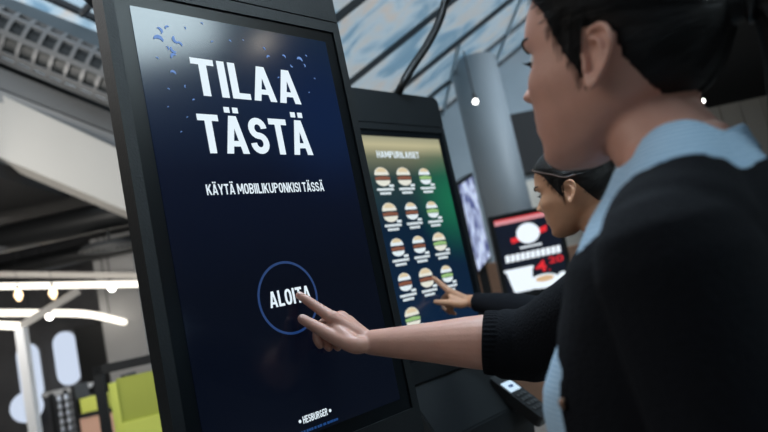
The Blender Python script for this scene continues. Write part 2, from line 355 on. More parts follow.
bm = bmesh.new(); tube(bm, [(at(-30, 313, 9.6), .05), (at(30, 313, 9.6), .05), (at(85, 314, 9.6), .05), (at(124, 322, 9.6), .045)], seg=10)
o = tag(done(bm, 'curved_strip_light', M['led'], None, True), 'curved white strip light behind the pergola frame, ending near the pale pillar', 'strip light')
for p in ((30, 313), (110, 318)):
    q = at(*p, 9.6); bm = bmesh.new(); tube(bm, [(q, .008), (Vector((q.x, q.y, 3.15)), .008)], seg=6); done(bm, 'hanging_wire', M['black'], o)
for (px, py, lab) in ((18.5, 295, 'warm glass bulb hanging left under the pergola LED beam'), (53, 293, 'warm glass bulb hanging in the middle under the pergola LED beam')):
    q = at(px, py, 8.5); t = thing('pendant_bulb', lab, 'light bulb', tuple(q), 'warm pendant bulbs under the pergola')
    bm = bmesh.new(); tube(bm, [(q + Vector((0, 0, -.05)), .03), (q, .052), (q + Vector((0, 0, .06)), .03)], seg=12); done(bm, 'glass_bulb', M['bulb'], t, True)
    bm = bmesh.new(); tube(bm, [(q + Vector((0, 0, .07)), .02), (q + Vector((0, 0, .12)), .018)], seg=8); done(bm, 'socket', M['black'], t)
    bm = bmesh.new(); tube(bm, [(q + Vector((0, 0, .1)), .004), (Vector((q.x, q.y, 3.15)), .004)], seg=6); done(bm, 'cord', M['black'], t)
def spotlight(px, py, d, r, lab, top=None, strength=None):
    q = at(px, py, d); t = thing('spotlight', lab, 'spotlight', tuple(q), None)
    blobm = bmesh.new(); blob(blobm, q, (r, r, r)); done(blobm, 'lens', M['spot'], t, True)
    bm = bmesh.new(); tube(bm, [(q + Vector((0, 0, r * 1.7)), r * .8), (q + Vector((0, 0, r * 3.0)), r * .8)], seg=14); done(bm, 'housing', M['black'], t, True)
    bm = bmesh.new(); e = top if top else 3.15; tube(bm, [(q + Vector((0, 0, r * 2)), .008), (Vector((q.x, q.y, e)), .008)], seg=6); done(bm, 'hanger', M['black'], t)
spotlight(49.5, 317, 9.2, .045, 'small white spotlight between the bulb and the curved strip light')
spotlight(112, 288, 9.2, .05, 'small white spotlight hanging at the right end of the pergola beam')
def roofz(p): return RO.z + (p.x - RO.x) * .5184
for (px, py, d, r, lab) in ((475.5, 101.5, 6.6, .026, 'bright downlight hanging below the glass roof above the second kiosk'), (703, 101, 5.0, .014, 'small bright ceiling spotlight seen behind the near woman\'s neck')):
    spotlight(px, py, d, r, lab, top=2.55 if px > 600 else roofz(at(px, py, d)))
q = Vector((3.5, .84, 3.44)); t = thing('spotlight', 'round downlight on the hall\'s right side mirrored in the big kiosk glass', 'spotlight', tuple(q))
bm = bmesh.new(); blob(bm, q, (.06, .06, .05)); done(bm, 'lens', glow('spot_warm', (1, .9, .75), 22), t, True)
bm = bmesh.new(); tube(bm, [(q + Vector((0, 0, .03)), .05), (q + Vector((0, 0, .16)), .045)], seg=14); done(bm, 'housing', M['black'], t, True)
bm = bmesh.new(); tube(bm, [(q + Vector((0, 0, .1)), .008), (Vector((q.x, q.y, roofz(q))), .008)], seg=6); done(bm, 'hanger', M['black'], t)

# capsule lights on the dark wall
def capsule(px, y0, y1, w, d, lab):
    a = at(px, y1, d); b = at(px, y0, d); a.x = b.x = (a.x + b.x) / 2; c = Vector((a.x, 11.19, 0)); h0, h1 = a.z, b.z
    bm = bmesh.new(); slab(bm, Matrix.Translation(c), round_rect(-w / 2, w / 2, h0, h1, w / 2 - .002), -.1, -.02)
    t = thing('capsule_lamp', lab, 'wall lamp', (c.x, c.y, h0), 'tall capsule lamps on the dark wall')
    done(bm, 'glowing_face', M['capsule'], t)
    bm = bmesh.new(); slab(bm, Matrix.Translation(c), round_rect(-w / 2 - .02, w / 2 + .02, h0 - .02, h1 + .02, w / 2), -.06, 0); done(bm, 'rim', M['grey'], t)
capsule(65.5, 331, 386, .40, 11, 'right capsule-shaped glowing lamp on the dark concrete wall')
capsule(29, 343, 402, .38, 11, 'left capsule-shaped glowing lamp on the dark wall behind the pergola post')
q = at(27, 407, 10.2); t = thing('globe_lamp', 'round white globe lamp standing low beneath the left capsule lamp', 'lamp', (q.x, q.y, 0))
bm = bmesh.new(); blob(bm, q, (.24, .24, .24)); done(bm, 'globe', M['capsule'], t, True)
bm = bmesh.new(); tube(bm, [(Vector((q.x, q.y, .02)), .03), (Vector((q.x, q.y, q.z - .2)), .03)], seg=10); bmesh.ops.create_cone(bm, cap_ends=True, segments=24, radius1=.18, radius2=.16, depth=.03, matrix=Matrix.Translation((q.x, q.y, .015))); done(bm, 'stem', M['black'], t)
# white wall shelf
q0 = at(45, 395, 9.6); q1 = at(94, 384, 9.6); zz = (q0.z + q1.z) / 2
t = thing('round_counter', 'white rounded counter top below the right capsule lamp', 'counter', ((q0.x + q1.x) / 2, q0.y, 0))
bm = bmesh.new(); slab(bm, Matrix.Translation(((q0.x + q1.x) / 2, q0.y, zz)) @ Matrix.Rotation(PI / 2, 4, 'X'), ell(0, 0, .40, .25, n=28), -.03, .03); done(bm, 'counter_top', M['white'], t)
bm = bmesh.new(); tube(bm, [(Vector(((q0.x + q1.x) / 2, q0.y, .02)), .05), (Vector(((q0.x + q1.x) / 2, q0.y, zz)), .05)], seg=12); done(bm, 'pedestal', M['grey'], t)
# pale pillar and dark TV box
q = at(134, 345, 10.0); struct(bbox('wall_pillar', I4, (q.x - .30, q.y - .3, 0), (q.x + .33, q.y + .3, 3.15), mat('pale_pillar', (.34, .34, .34), .6)))
q = at(98, 350, 10.2); t = bbox('dark_cabinet', I4, (q.x - .34, q.y, 0), (q.x + .12, q.y + .4, 1.9), M['black'], None, .01); tag(t, 'tall black cabinet standing left of the pale pillar', 'cabinet')
# black display rack with pale bottles
def frame_basis(p, px2=None):
    return Matrix.Translation(p)
q = at(62, 432, 7.2); q2 = at(100, 432, 7.2); topz = at(60, 392, 7.2).z
rk = thing('display_rack', 'black open rack with rows of small pale jars beside the lime boxes', 'rack', (q.x, q.y, 0))
bm = bmesh.new()
for dx in (-.06, .30): box(bm, Matrix.Translation((q.x, q.y, 0)), (dx - .02, -.02, 0), (dx + .02, .02, topz)); box(bm, Matrix.Translation((q.x, q.y, 0)), (dx - .02, .28, 0), (dx + .02, .32, topz))
done(bm, 'frame', M['black'], rk)
levels = [topz - .02 - .085 * k for k in range(8)]
for zl in levels[1:]: bbox('shelf', I4, (q.x - .06, q.y, zl - .008), (q.x + .30, q.y + .3, zl), M['black'], rk)
jar = None
for li, zl in enumerate(levels[1:]):
    for k in range(4):
        loc = (q.x - .01 + k * .085, q.y + .05, zl)
        if jar is None:
            bm = bmesh.new(); tube(bm, [(Vector((0, 0, .012)), .022), (Vector((0, 0, .032)), .024), (Vector((0, 0, .05)), .018)], seg=12); jar = done(bm, 'small_jar', mat('pale_jar', (.65, .7, .8), .35), None, True); o = jar
        else: o = jar.copy(); C.objects.link(o)
        o.location = loc; tag(o, 'small pale jar on the %s shelf of the black display rack' % ('topmost', 'second', 'third', 'fourth', 'fifth', 'sixth', 'lowest')[li], 'jar', 'pale jars on the black rack')
# lime boxes on a black shelf, salmon board under
sh = thing('box_shelf', 'black shelf unit holding lime boxes above a salmon board', 'shelf unit', (at(100, 432, 6.6).x, at(100, 432, 6.6).y, 0))
a = at(78, 414, 6.6); b = at(127, 405, 6.6); xm = Vector((b.x - a.x, b.y - a.y, 0)).normalized(); ym = Vector((-xm.y, xm.x, 0)); SB = basis((a.x, a.y, 0), xm, ym, (0, 0, 1)); sz = (a.z + b.z) / 2; W_ = (b - a).length
bm = bmesh.new(); box(bm, SB, (-.03, 0, sz - .04), (W_, .3, sz)); box(bm, SB, (-.04, 0, 0), (0, .3, sz + .3)); box(bm, SB, (W_ - .02, 0, 0), (W_ + .02, .3, sz + .3)); done(bm, 'carcass', M['black'], sh)
bbox('salmon_board', SB, (.0, .02, sz - .75), (W_ - .02, .05, sz - .05), M['salmon'], sh)
for k, (x0, x1, mm, lab) in enumerate(((.02, .24, 'lime', 'lime box at the left end of the black shelf'), (.27, .34, 'olive', 'narrow olive box between two lime boxes on the shelf'), (.35, .48, 'lime', 'lime box at the right end of the black shelf'))):
    tag(bbox('lime_box', SB, (x0, .03, sz), (min(x1, W_ - .03), .25, sz + .15), M[mm], None, .005), lab, 'box', 'boxes on the black shelf')
# tall framed lime panels next to the kiosk
gp_ = thing('framed_panel_stand', 'black-framed stand with stacked lime green panels right beside the large kiosk', 'stand', (at(140, 420, 4.2).x, at(140, 420, 4.2).y, 0))
GB = basis((at(118, 432, 4.2).x, at(118, 432, 4.2).y, 0), Vector((.97, .24, 0)), Vector((-.24, .97, 0)), (0, 0, 1))
ztop = at(125, 360, 4.2).z
bm = bmesh.new(); box(bm, GB, (-.10, 0, 0), (-.04, .05, ztop)); box(bm, GB, (-.10, 0, ztop - .06), (.7, .05, ztop)); box(bm, GB, (.64, 0, 0), (.70, .05, ztop)); done(bm, 'frame', M['black'], gp_)
bbox('olive_panel', GB, (.03, .03, ztop - .40), (.6, .06, ztop - .11), M['olive'], gp_); bbox('lime_post', GB, (-.02, .02, 0), (.03, .07, ztop - .13), M['lime'], gp_)
bbox('lime_panel', GB, (.03, .01, ztop - .95), (.6, .03, ztop - .40), M['lime'], gp_)

# ------------------------------------------------------------------ back hall (centre and right)
q = at(505, 210, 7.0); bm = bmesh.new(); bmesh.ops.create_cone(bm, cap_ends=True, segments=48, radius1=.26, radius2=.26, depth=3.70, matrix=Matrix.Translation((q.x + .03, q.y, 1.85)))
struct(done(bm, 'wall_round_column', M['column'], None, True))
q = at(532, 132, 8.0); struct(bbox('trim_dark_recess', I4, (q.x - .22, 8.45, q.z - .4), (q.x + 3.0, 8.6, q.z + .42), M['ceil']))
q = at(590, 235, 7.6); struct(bbox('wall_beige_panel', I4, (q.x - .42, 8.5, 0), (q.x + 3.2, 8.58, 2.45), M['beige']))
q = at(484, 295, 6.0); tag(bbox('wooden_counter', I4, (q.x - .5, q.y, 0), (q.x + 1.2, q.y + .6, q.z + .28), M['wood'], None, .01), 'brown wooden counter standing behind the advertising screen', 'counter')
# wooden plank ceiling part behind the near woman
A = at(700, 110, 5.2); PB = basis(A, Vector((1, 0, 0)), Vector((0, 1, 0)), Vector((0, 0, 1)))
bm = bmesh.new()
for k in range(14): box(bm, PB, (-.35 + k * .17, 0, -A.z), (-.35 + k * .17 + .16, .05, .0))
struct(done(bm, 'wall_planks', mat('grey_beige_planks', (.42, .38, .33), .6, vary=.2, vscale=2)))

def flat_screen(name, label, cat, TL, TR, BL, d, frame_w, scr_mat, depth=.05):
    """screen in a thin black housing; returns root, matrix (x right, y out of the face toward viewer, z up), width, height"""
    a = at(*TL, d[0]); b = at(*TR, d[1]); c = at(*BL, d[2]); x = (b - a).normalized(); z = (a - c); z = (z - x * z.dot(x)).normalized(); y = z.cross(x)   # y away from viewer
    w = (b - a).length; h = (a - c).length; mx = basis(c, x, y, z); t = thing(name, label, cat, tuple((mx @ Vector((w / 2, 0, 0)))[:2]) + (0,))
    bm = bmesh.new(); slab(bm, mx, round_rect(-frame_w, w + frame_w, -frame_w, h + frame_w, .01), .003, depth); done(bm, 'housing', M['black'], t)
    s = bbox('screen', mx, (0, 0, 0), (w, .004, h), scr_mat, t)
    return t, s, mx, w, h
# ad screen
t, s, mx, w, h = flat_screen('advertising_screen', 'upright black screen advertising a burger meal for 4.20 in the background', 'screen', (487, 223), (548, 210.5), (509, 296), (4.6, 4.6, 4.6), .035, screen_mat('ad_picture', [(0, (.003, .005, .012)), (1, (.004, .007, .018))], 'Z', rough=.3))
s2 = mx @ Vector((w / 2, .03, 0)); bbox('stand_post', I4, (s2.x - .05, s2.y + .03, 0), (s2.x + .05, s2.y + .09, s2.z + .2), M['black'], t)
K = Matrix.Scale(1, 4)
red = glow('ad_red', (.75, .02, .03), 1.0); pink = glow('ad_pale_red', (.75, .30, .33), .9); wht = glow('ad_white', (.85, .93, 1), 1.05); bun = glow('ad_bun', (.75, .50, .28), .9)
def on(name, pts_list, m, yy=-.003):
    bm = bmesh.new()
    for pts in pts_list: ngon(bm, mx, [(p[0] * w, p[1] * h) for p in pts], yy)
    return done(bm, name, m, s)
on('top_banner', [[(.0, .93), (1, .93), (1, .995), (0, .995)]], pink)
on('banner_edge', [[(.0, .985), (1, .985), (1, 1), (0, 1)]], red, -.004)
on('emblem_ribbon', [[(.22, .66), (.36, .68), (.66, .72), (.80, .74), (.82, .82), (.66, .79), (.36, .74), (.20, .73)]], red)
on('emblem_disc', [ell(.50, .76, .19, .135)], wht, -.004)
blocks = []
for k in range(9): blocks.append([(.33 + k * .04, .575 + k * .0), (.363 + k * .04, .575), (.363 + k * .04, .60), (.33 + k * .04, .60)])
on('small_caption', blocks, wht)
blocks = []
for k in range(11):
    x0 = .06 + k * .083; hh = .095; blocks.append([(x0, .425), (x0 + .07, .43), (x0 + .074, .43 + hh), (x0 + .004, .425 + hh)])
on('headline_letters', blocks, wht)
on('drink_cup', [[(.10, .02), (.40, .02), (.46, .30), (.03, .30)], [(.0, .30), (.48, .30), (.48, .335), (.0, .335)]], wht)
on('meal_burger', [ell(.60, .06, .24, .05), ell(.60, .12, .24, .075)], wht); on('meal_bun', [ell(.62, .135, .15, .04)], bun, -.004); on('meal_fries', [ell(.92, .10, .10, .08)], wht)
tm = text_mesh('4', .19 * w, .15 * h, .012); link('price_digit', put(tm, mx @ Matrix.Translation((.50 * w, -.005, .225 * h))), red, s)
tm = text_mesh('20', .24 * w, .085 * h, .012); link('price_cents', put(tm, mx @ Matrix.Translation((.735 * w, -.005, .31 * h))), red, s)
tm = text_mesh('.', .03 * w, .018 * h, .0); link('price_point', put(tm, mx @ Matrix.Translation((.708 * w, -.005, .225 * h))), red, s)
# narrow poster screen by the column
pm = screen_mat('poster_picture', [(0, (.45, .5, .85)), (.3, (.6, .66, .9)), (.45, (.12, .10, .30)), (.6, (.7, .78, .95)), (1, (.30, .45, .75))], 'Z', rough=.3)
nt = pm.node_tree; nn = nt.nodes.new('ShaderNodeTexNoise'); nn.inputs['Scale'].default_value = 7; tcn = nt.nodes.new('ShaderNodeTexCoord'); rr = nt.nodes.new('ShaderNodeValToRGB')
rr.color_ramp.elements[0].position = .42; rr.color_ramp.elements[0].color = (.06, .08, .25, 1); rr.color_ramp.elements[1].position = .56; rr.color_ramp.elements[1].color = (.62, .72, .95, 1)
nt.links.new(tcn.outputs['Generated'], nn.inputs['Vector']); nt.links.new(nn.outputs['Fac'], rr.inputs['Fac']); nt.links.new(rr.outputs['Color'], nt.nodes['Principled BSDF'].inputs['Emission Color'])
a = at(464, 184, 6.0)
t, s, mx, w, h = flat_screen('poster_screen', 'narrow bright blue and white poster screen standing in front of the round column', 'screen', (463.5, 184), (476.5, 175), (478.5, 271), (5.6, 6.0, 5.6), .03, pm)
s2 = mx @ Vector((w / 2, .03, 0)); bbox('stand_post', I4, (s2.x - .04, s2.y + .03, 0), (s2.x + .04, s2.y + .09, s2.z + .2), M['black'], t)

# ------------------------------------------------------------------ kiosks
def kiosk(label, cc, yaw, scr):
    D = Vector((math.cos(yaw), math.sin(yaw), 0)); Nn = Vector((math.sin(yaw), -math.cos(yaw), 0)); cc = Vector(cc)
    # local frame: x along the face, y INTO the kiosk (away from the user), z up from screen centre
    mx = basis(cc, D, -Nn, (0, 0, 1)); t = thing('ordering_kiosk', label, 'kiosk', (cc.x, cc.y, 0), 'self-service ordering kiosks')
    bm = bmesh.new(); outer = round_rect(-.243, .243, -.44, .3995, .006); inner = [(.225, .377), (-.225, .377), (-.225, -.377), (.225, -.377)]
    # picture-frame: four bars
    for a, b in (((-.243, -.44), (.243, -.377)), ((-.243, .377), (.243, .3985)), ((-.243, -.377), (-.225, .377)), ((.225, -.377), (.243, .377))): box(bm, mx, (a[0], -.004, a[1]), (b[0], .030, b[1]))
    bmesh.ops.remove_doubles(bm, verts=bm.verts, dist=.0001); done(bm, 'screen_frame', M['frame'], t)
    bm = bmesh.new(); slab(bm, mx, round_rect(-.243, .243, .4015, .515, .022, (1, 1, 0, 0)), -.004, .030); o = done(bm, 'header_panel', M['frame'], t)
    bbox('rear_housing', mx, (-.19, .030, -.44), (.19, .11, .49), M['darkm'], t, .01)
    gl = bbox('bezel_glass', mx, (-.2249, .0, -.3769), (.2249, .02, .3769), M['bezel'], t)
    s = bbox('screen', mx, (-.2, -.0012, -.354), (.2, .0, .354), scr, t)
    # sloped console under the screen, pedestal and base plate
    X = Vector
    bm = bmesh.new(); sect = [(-.002, -.447), (.10, -.447), (.10, -1.1), (-.03, -1.1), (-.10, -.66), (-.10, -.60)]
    A = [bm.verts.new(mx @ X((-.243, p[0], p[1]))) for p in sect]; B = [bm.verts.new(mx @ X((.243, p[0], p[1]))) for p in sect]
    bm.faces.new(A); bm.faces.new(B[::-1])
    for i in range(6): j = (i + 1) % 6; bm.faces.new((A[i], B[i], B[j], A[j]))
    bmesh.ops.recalc_face_normals(bm, faces=bm.faces); bmesh.ops.bevel(bm, geom=list(bm.edges), offset=.004, segments=2, affect='EDGES'); done(bm, 'console', M['frame'], t)
    zf = -cc.z; bbox('pedestal', mx, (-.18, .0, zf + .02), (.18, .10, -1.099), M['darkm'], t, .004); bbox('base_plate', mx, (-.26, -.22, zf), (.26, .22, zf + .02), M['darkm'], t, .004)
    return t, s, mx
scr1 = screen_mat('start_screen_picture', [(0, (.0016, .0028, .0075)), (.35, (.0012, .0020, .0065)), (.62, (.002, .004, .015)), (.80, (.005, .013, .038)), (1, (.006, .016, .036))], 'Z', side=(.9, .80, .55, (.003, .011, .045)))
def glyph_mesh(s, u0, u1, v0, H, t=.19, wf=1.0):
    """condensed bold capitals built from straight and curved strokes"""
    bm = bmesh.new(); a = t / 2; polys = []; x = 0; gap = .085
    def strip_(c, w_=t):
        L_, R__ = [], []
        for i, p in enumerate(c):
            d = Vector(c[min(i + 1, len(c) - 1)]) - Vector(c[max(i - 1, 0)]); d.normalize(); n_ = Vector((-d.y, d.x)) * w_ / 2; L_.append(Vector(p) + n_); R__.append(Vector(p) - n_)
        for i in range(len(c) - 1): polys.append([L_[i], L_[i + 1], R__[i + 1], R__[i]])
    arc = lambda cx, cy, rx, ry, a0, a1, n=14: [(cx + rx * math.cos(math.radians(a0 + (a1 - a0) * i / n)), cy + ry * math.sin(math.radians(a0 + (a1 - a0) * i / n))) for i in range(n + 1)]
    rect = lambda x0, y0, x1, y1: polys.append([(x0, y0), (x1, y0), (x1, y1), (x0, y1)])
    for ch in s:
        n0 = len(polys)
        if ch == 'I': W_ = t; rect(0, 0, t, 1)
        elif ch == 'L': W_ = .48; rect(0, 0, t, 1); rect(0, 0, W_, .165)
        elif ch == 'T': W_ = .56; rect(0, .835, W_, 1); rect(W_ / 2 - a, 0, W_ / 2 + a, 1)
        elif ch in 'AÄ':
            W_ = .64; h = W_ / 2; polys.append([(0, 0), (t * .98, 0), (h + a * .7, 1), (h - a * 1.15, 1)]); polys.append([(W_ - t * .98, 0), (W_, 0), (h + a * 1.15, 1), (h - a * .7, 1)]); rect(.14, .19, W_ - .14, .335)
            if ch == 'Ä': rect(h - .20, 1.08, h - .04, 1.23); rect(h + .04, 1.08, h + .20, 1.23)
        elif ch == 'S':
            W_ = .56; rx = W_ / 2 - a; ry = .25 - a / 2; strip_(arc(W_ / 2, .75 - a / 2, rx, ry, 0, 262) + arc(W_ / 2, .25 + a / 2, rx, ry, 82, -180), t * .95)
        elif ch == 'O': W_ = .58; strip_([(W_ / 2 + (W_ / 2 - a) * abs(math.cos(q)) ** .8 * math.copysign(1, math.cos(q)), .5 + (.5 - a) * abs(math.sin(q)) ** .8 * math.copysign(1, math.sin(q))) for q in [2 * PI * i / 28 for i in range(29)]])
        elif ch == 'H': W_ = .60; rect(0, 0, t, 1); rect(W_ - t, 0, W_, 1); rect(0, .42, W_, .59)
        elif ch == 'E': W_ = .50; rect(0, 0, t, 1); rect(0, 0, W_, .165); rect(0, .835, W_, 1); rect(0, .42, W_ * .9, .58)
        elif ch == 'M': W_ = .78; rect(0, 0, t, 1); rect(W_ - t, 0, W_, 1); polys.append([(0, 1), (t * 1.1, 1), (W_ / 2 + t * .45, .25), (W_ / 2 - t * .45, .25)]); polys.append([(W_ - t * 1.1, 1), (W_, 1), (W_ / 2 + t * .45, .25), (W_ / 2 - t * .45, .25)])
        elif ch == 'N': W_ = .62; rect(0, 0, t, 1); rect(W_ - t, 0, W_, 1); polys.append([(0, 1), (t * 1.05, 1), (W_, 0), (W_ - t * 1.05, 0)])
        elif ch == 'U': W_ = .60; strip_([(a, 1)] + [(W_ / 2 - (W_ / 2 - a) * math.cos(math.radians(q)), .30 - (.30 - a) * math.sin(math.radians(q))) for q in range(0, 181, 15)] + [(W_ - a, 1)])
        elif ch in 'PRB':
            W_ = .58; rect(0, 0, t, 1); strip_([(t * .5, 1 - a * .9), (W_ * .5, 1 - a * .9)] + arc(W_ * .5, .73, W_ * .5 - a, .27 - a * .9, 90, -90, 8) + [(t * .5, .46 + a * .9)], t * .9)
            if ch == 'R': polys.append([(W_ * .42, .48), (W_ * .42 + t, .48), (W_, 0), (W_ - t * 1.05, 0)])
            if ch == 'B': strip_([(t * .5, a * .9), (W_ * .5, a * .9)] + arc(W_ * .5, .28, W_ * .5 - a, .28 - a * .9, -90, 90, 8) + [(t * .5, .56 - a * .9)], t * .9)
        elif ch == 'K': W_ = .62; rect(0, 0, t, 1); polys.append([(t, .35), (t, .60), (W_ - t * 1.1, 1), (W_, 1)]); polys.append([(t * 1.2, .50), (t * 2.0, .66), (W_, 0), (W_ - t * 1.15, 0)])
        elif ch == 'Y': W_ = .62; h = W_ / 2; rect(h - a, 0, h + a, .42); polys.append([(0, 1), (t * 1.05, 1), (h + a, .40), (h - a, .40)]); polys.append([(W_ - t * 1.05, 1), (W_, 1), (h + a, .40), (h - a, .40)])
        elif ch == 'G': W_ = .60; rx = W_ / 2 - a; strip_([(W_ / 2 + rx * math.cos(math.radians(q)), .5 + (.5 - a) * math.sin(math.radians(q))) for q in range(40, 331, 15)]); rect(W_ - t, .12, W_, .48); rect(W_ / 2, .38, W_, .52)
        elif ch == ' ': W_ = .16
        for k_ in range(n0, len(polys)): polys[k_] = [(p[0] + x, p[1]) for p in polys[k_]]
        x += W_ + gap
    sc = (u1 - u0) / (x - gap)
    for p in polys: ngon(bm, Matrix.Translation((u0, 0, v0)), [(q[0] * sc, q[1] * H) for q in p])
    me = bpy.data.meshes.new('lettering'); bm.to_mesh(me); bm.free(); return me
k1, s1, X1 = kiosk('large near ordering kiosk with a dark blue start screen reading TILAA TÄSTÄ', (-.1796, 1.0786, 1.487), math.radians(46.75), scr1)
def write(name, s, u0, u1, v0, v1, m, mx, par, bold=.0, fs=1., lift=.002):
    me = text_mesh(s, u1 - u0, v1 - v0, bold, fs); return link(name, put(me, mx @ Matrix.Translation((u0, -lift, v0))), m, par)
link('headline_text', put(glyph_mesh('TILAA', -.113, .105, .215, .065), X1 @ Matrix.Translation((0, -.002, 0))), M['text'], s1)
link('headline_text', put(glyph_mesh('TÄSTÄ', -.119, .109, .117, .066), X1 @ Matrix.Translation((0, -.002, 0))), M['text'], s1)
link('coupon_text', put(glyph_mesh('KÄYTÄ MOBIILIKUPONKISI TÄSSÄ', -.125, .118, .048, .0175, .155), X1 @ Matrix.Translation((0, -.002, 0))), M['text'], s1)
link('start_button_text', put(glyph_mesh('ALOITA', -.047, .039, -.144, .0265, .175), X1 @ Matrix.Translation((0, -.002, 0))), M['text'], s1)
link('logo_text', put(glyph_mesh('HESBURGER', -.026, .026, -.335, .0115, .17), X1 @ Matrix.Translation((0, -.002, 0))), M['text'], s1)
for u in (-.032, .032): bm = bmesh.new(); ngon(bm, X1, ell(u, -.3295, .0028, .0028, n=8), -.002); done(bm, 'logo_dot', M['text'], s1)
bm = bmesh.new(); u = -.05
while u < .045:
    wd = random.uniform(.003, .007); ngon(bm, X1, [(u, -.349), (u + wd, -.349), (u + wd, -.345), (u, -.345)], -.002); u += wd + random.choice((.0008, .0008, .0022))
done(bm, 'fine_print', M['bluet'], s1)
bm = bmesh.new(); cx, cz, r0, r1 = -.0075, -.132, .0572, .0614; n = 72
A = [bm.verts.new(X1 @ Vector((cx + r0 * math.cos(2 * PI * i / n), -.002, cz + r0 * math.sin(2 * PI * i / n)))) for i in range(n)]; B = [bm.verts.new(X1 @ Vector((cx + r1 * math.cos(2 * PI * i / n), -.002, cz + r1 * math.sin(2 * PI * i / n)))) for i in range(n)]
for i in range(n): bm.faces.new((A[i], A[(i + 1) % n], B[(i + 1) % n], B[i]))
done(bm, 'button_ring', M['ring'], s1)
# blue drops in the picture: little curved marks
def on_face(px, py):
    d = ray(px, py); nrm = X1.to_3x3() @ Vector((0, 1, 0)); o_ = X1.translation; tt = (o_ - EYE).dot(nrm) / d.dot(nrm); p = X1.inverted() @ (EYE + d * tt); return p.x, p.z
bm = bmesh.new()
DROPS = [(u, v, a, r) for (u, v, a, r) in ((-.159, .318, .6, .007), (-.142, .325, 2.2, .005), (-.129, .309, 3.6, .008), (-.112, .331, .2, .003), (-.162, .300, 1.4, .010), (-.150, .290, .4, .004), (-.137, .291, 3.9, .007), (-.127, .299, 1.0, .006), (-.139, .276, 2.2, .007), (-.078, .344, 1, .003), (-.063, .313, 2, .003), (-.028, .32, 1, .003),
    (.042, .316, .6, .004), (.050, .300, 2.0, .005), (.085, .306, 1.0, .005), (.101, .292, 4.0, .004), (.122, .303, 1.3, .008), (.130, .295, .2, .004), (.064, .262, 2.0, .003), (-.147, .247, 1.3, .006), (-.118, .205, 2.0, .003), (-.128, .228, 3.0, .003), (.14, .315, 1, .003), (.0, .326, 1, .002), (-.17, .27, 1, .003), (-.16, .22, 1, .0025), (.15, .27, 1, .0025), (-.135, .175, 2, .002), (-.15, .15, 2, .002), (.13, .24, 2, .002), (-.165, .19, 2, .002))]
for (u, v, a, r) in DROPS:
    n = 7; r *= .8; th = r * .42; A = []; B = []
    for i in range(n + 1):
        b_ = a + (i / n - .5) * 2.6; tk = th * math.sin(PI * (i + .6) / (n + 1.2)); A.append((u + (r + tk) * math.cos(b_), v + (r + tk) * math.sin(b_))); B.append((u + (r - tk) * math.cos(b_), v + (r - tk) * math.sin(b_)))
    bm = bmesh.new(); ngon(bm, X1, A + B[::-1], -.002); done(bm, 'picture_drop', M['drop'], s1)

scr2 = screen_mat('menu_screen_picture', [(0, (.004, .016, .045)), (.55, (.003, .014, .035)), (.80, (.02, .045, .045)), (.90, (.16, .17, .11)), (.96, (.50, .46, .28)), (1, (.30, .30, .20))], 'Z', side=(1.0, .68, .62, (.01, .14, .07)))
k2, s2_, X2 = kiosk('farther ordering kiosk showing a menu screen with rows of burgers', (.116, 2.1424, 1.487), math.radians(47.3), scr2)
link('menu_title', put(glyph_mesh('HAMPURILAISET', -.145, .068, .280, .023, .17), X2 @ Matrix.Translation((0, -.002, 0))), M['text'], s2_)
bunm = glow('menu_bun', (.80, .66, .42), .85); bunb = glow('menu_bun_lower', (.80, .80, .70), .95); letm = glow('menu_lettuce', (.35, .60, .22), .8); pat = glow('menu_patty', (.30, .10, .05), .7); wm = glow('menu_white', (.78, .88, .92), .95)
rows = [(v_, [(u_, b_) for u_, b_ in zip((-.142, -.036, .074), bs)]) for v_, bs in ((.215, (1, 1, 0)), (.096, (1, 0, 0)), (-.018, (0, 0, 1)), (-.130, (0, 1, 0)), (-.243, (1,)))]
for v, its in rows:
    for u, big in its:
        k = .030 + .004 * big; parts = []
        bm = bmesh.new(); ngon(bm, X2, ell(u, v + .006, k, k * .78, 0, PI, 14), -.002); ngon(bm, X2, ell(u, v - .012, k * .98, k * .55, PI, 2 * PI, 12), -.002); done(bm, 'burger_bun', wm if not big else bunb, s2_)
        bm = bmesh.new(); ngon(bm, X2, ell(u, v + .016, k * .72, k * .42, 0, PI, 12), -.003); done(bm, 'bun_shine', bunm, s2_)
        bm = bmesh.new(); ngon(bm, X2, [(u - k, v - .010), (u + k, v - .010), (u + k * 1.05, v - .001), (u, v + .003), (u - k * 1.05, v - .001)], -.0025); done(bm, 'burger_filling', letm if (u > .05 or v < -.15) else pat, s2_)
        bm = bmesh.new(); 
        for r_, (ww, dz) in enumerate(((.036, -.046), (.026, -.059))):
            uu = u - ww
            while uu < u + ww: ngon(bm, X2, [(uu, v + dz), (uu + .0075, v + dz), (uu + .0075, v + dz + .008), (uu, v + dz + .008)], -.002); uu += .0088
        ngon(bm, X2, [(u + k * .7, v - .034), (u + k * .7 + .022, v - .034), (u + k * .7 + .022, v - .026), (u + k * .7, v - .026)], -.002)
        done(bm, 'burger_caption', wm, s2_)
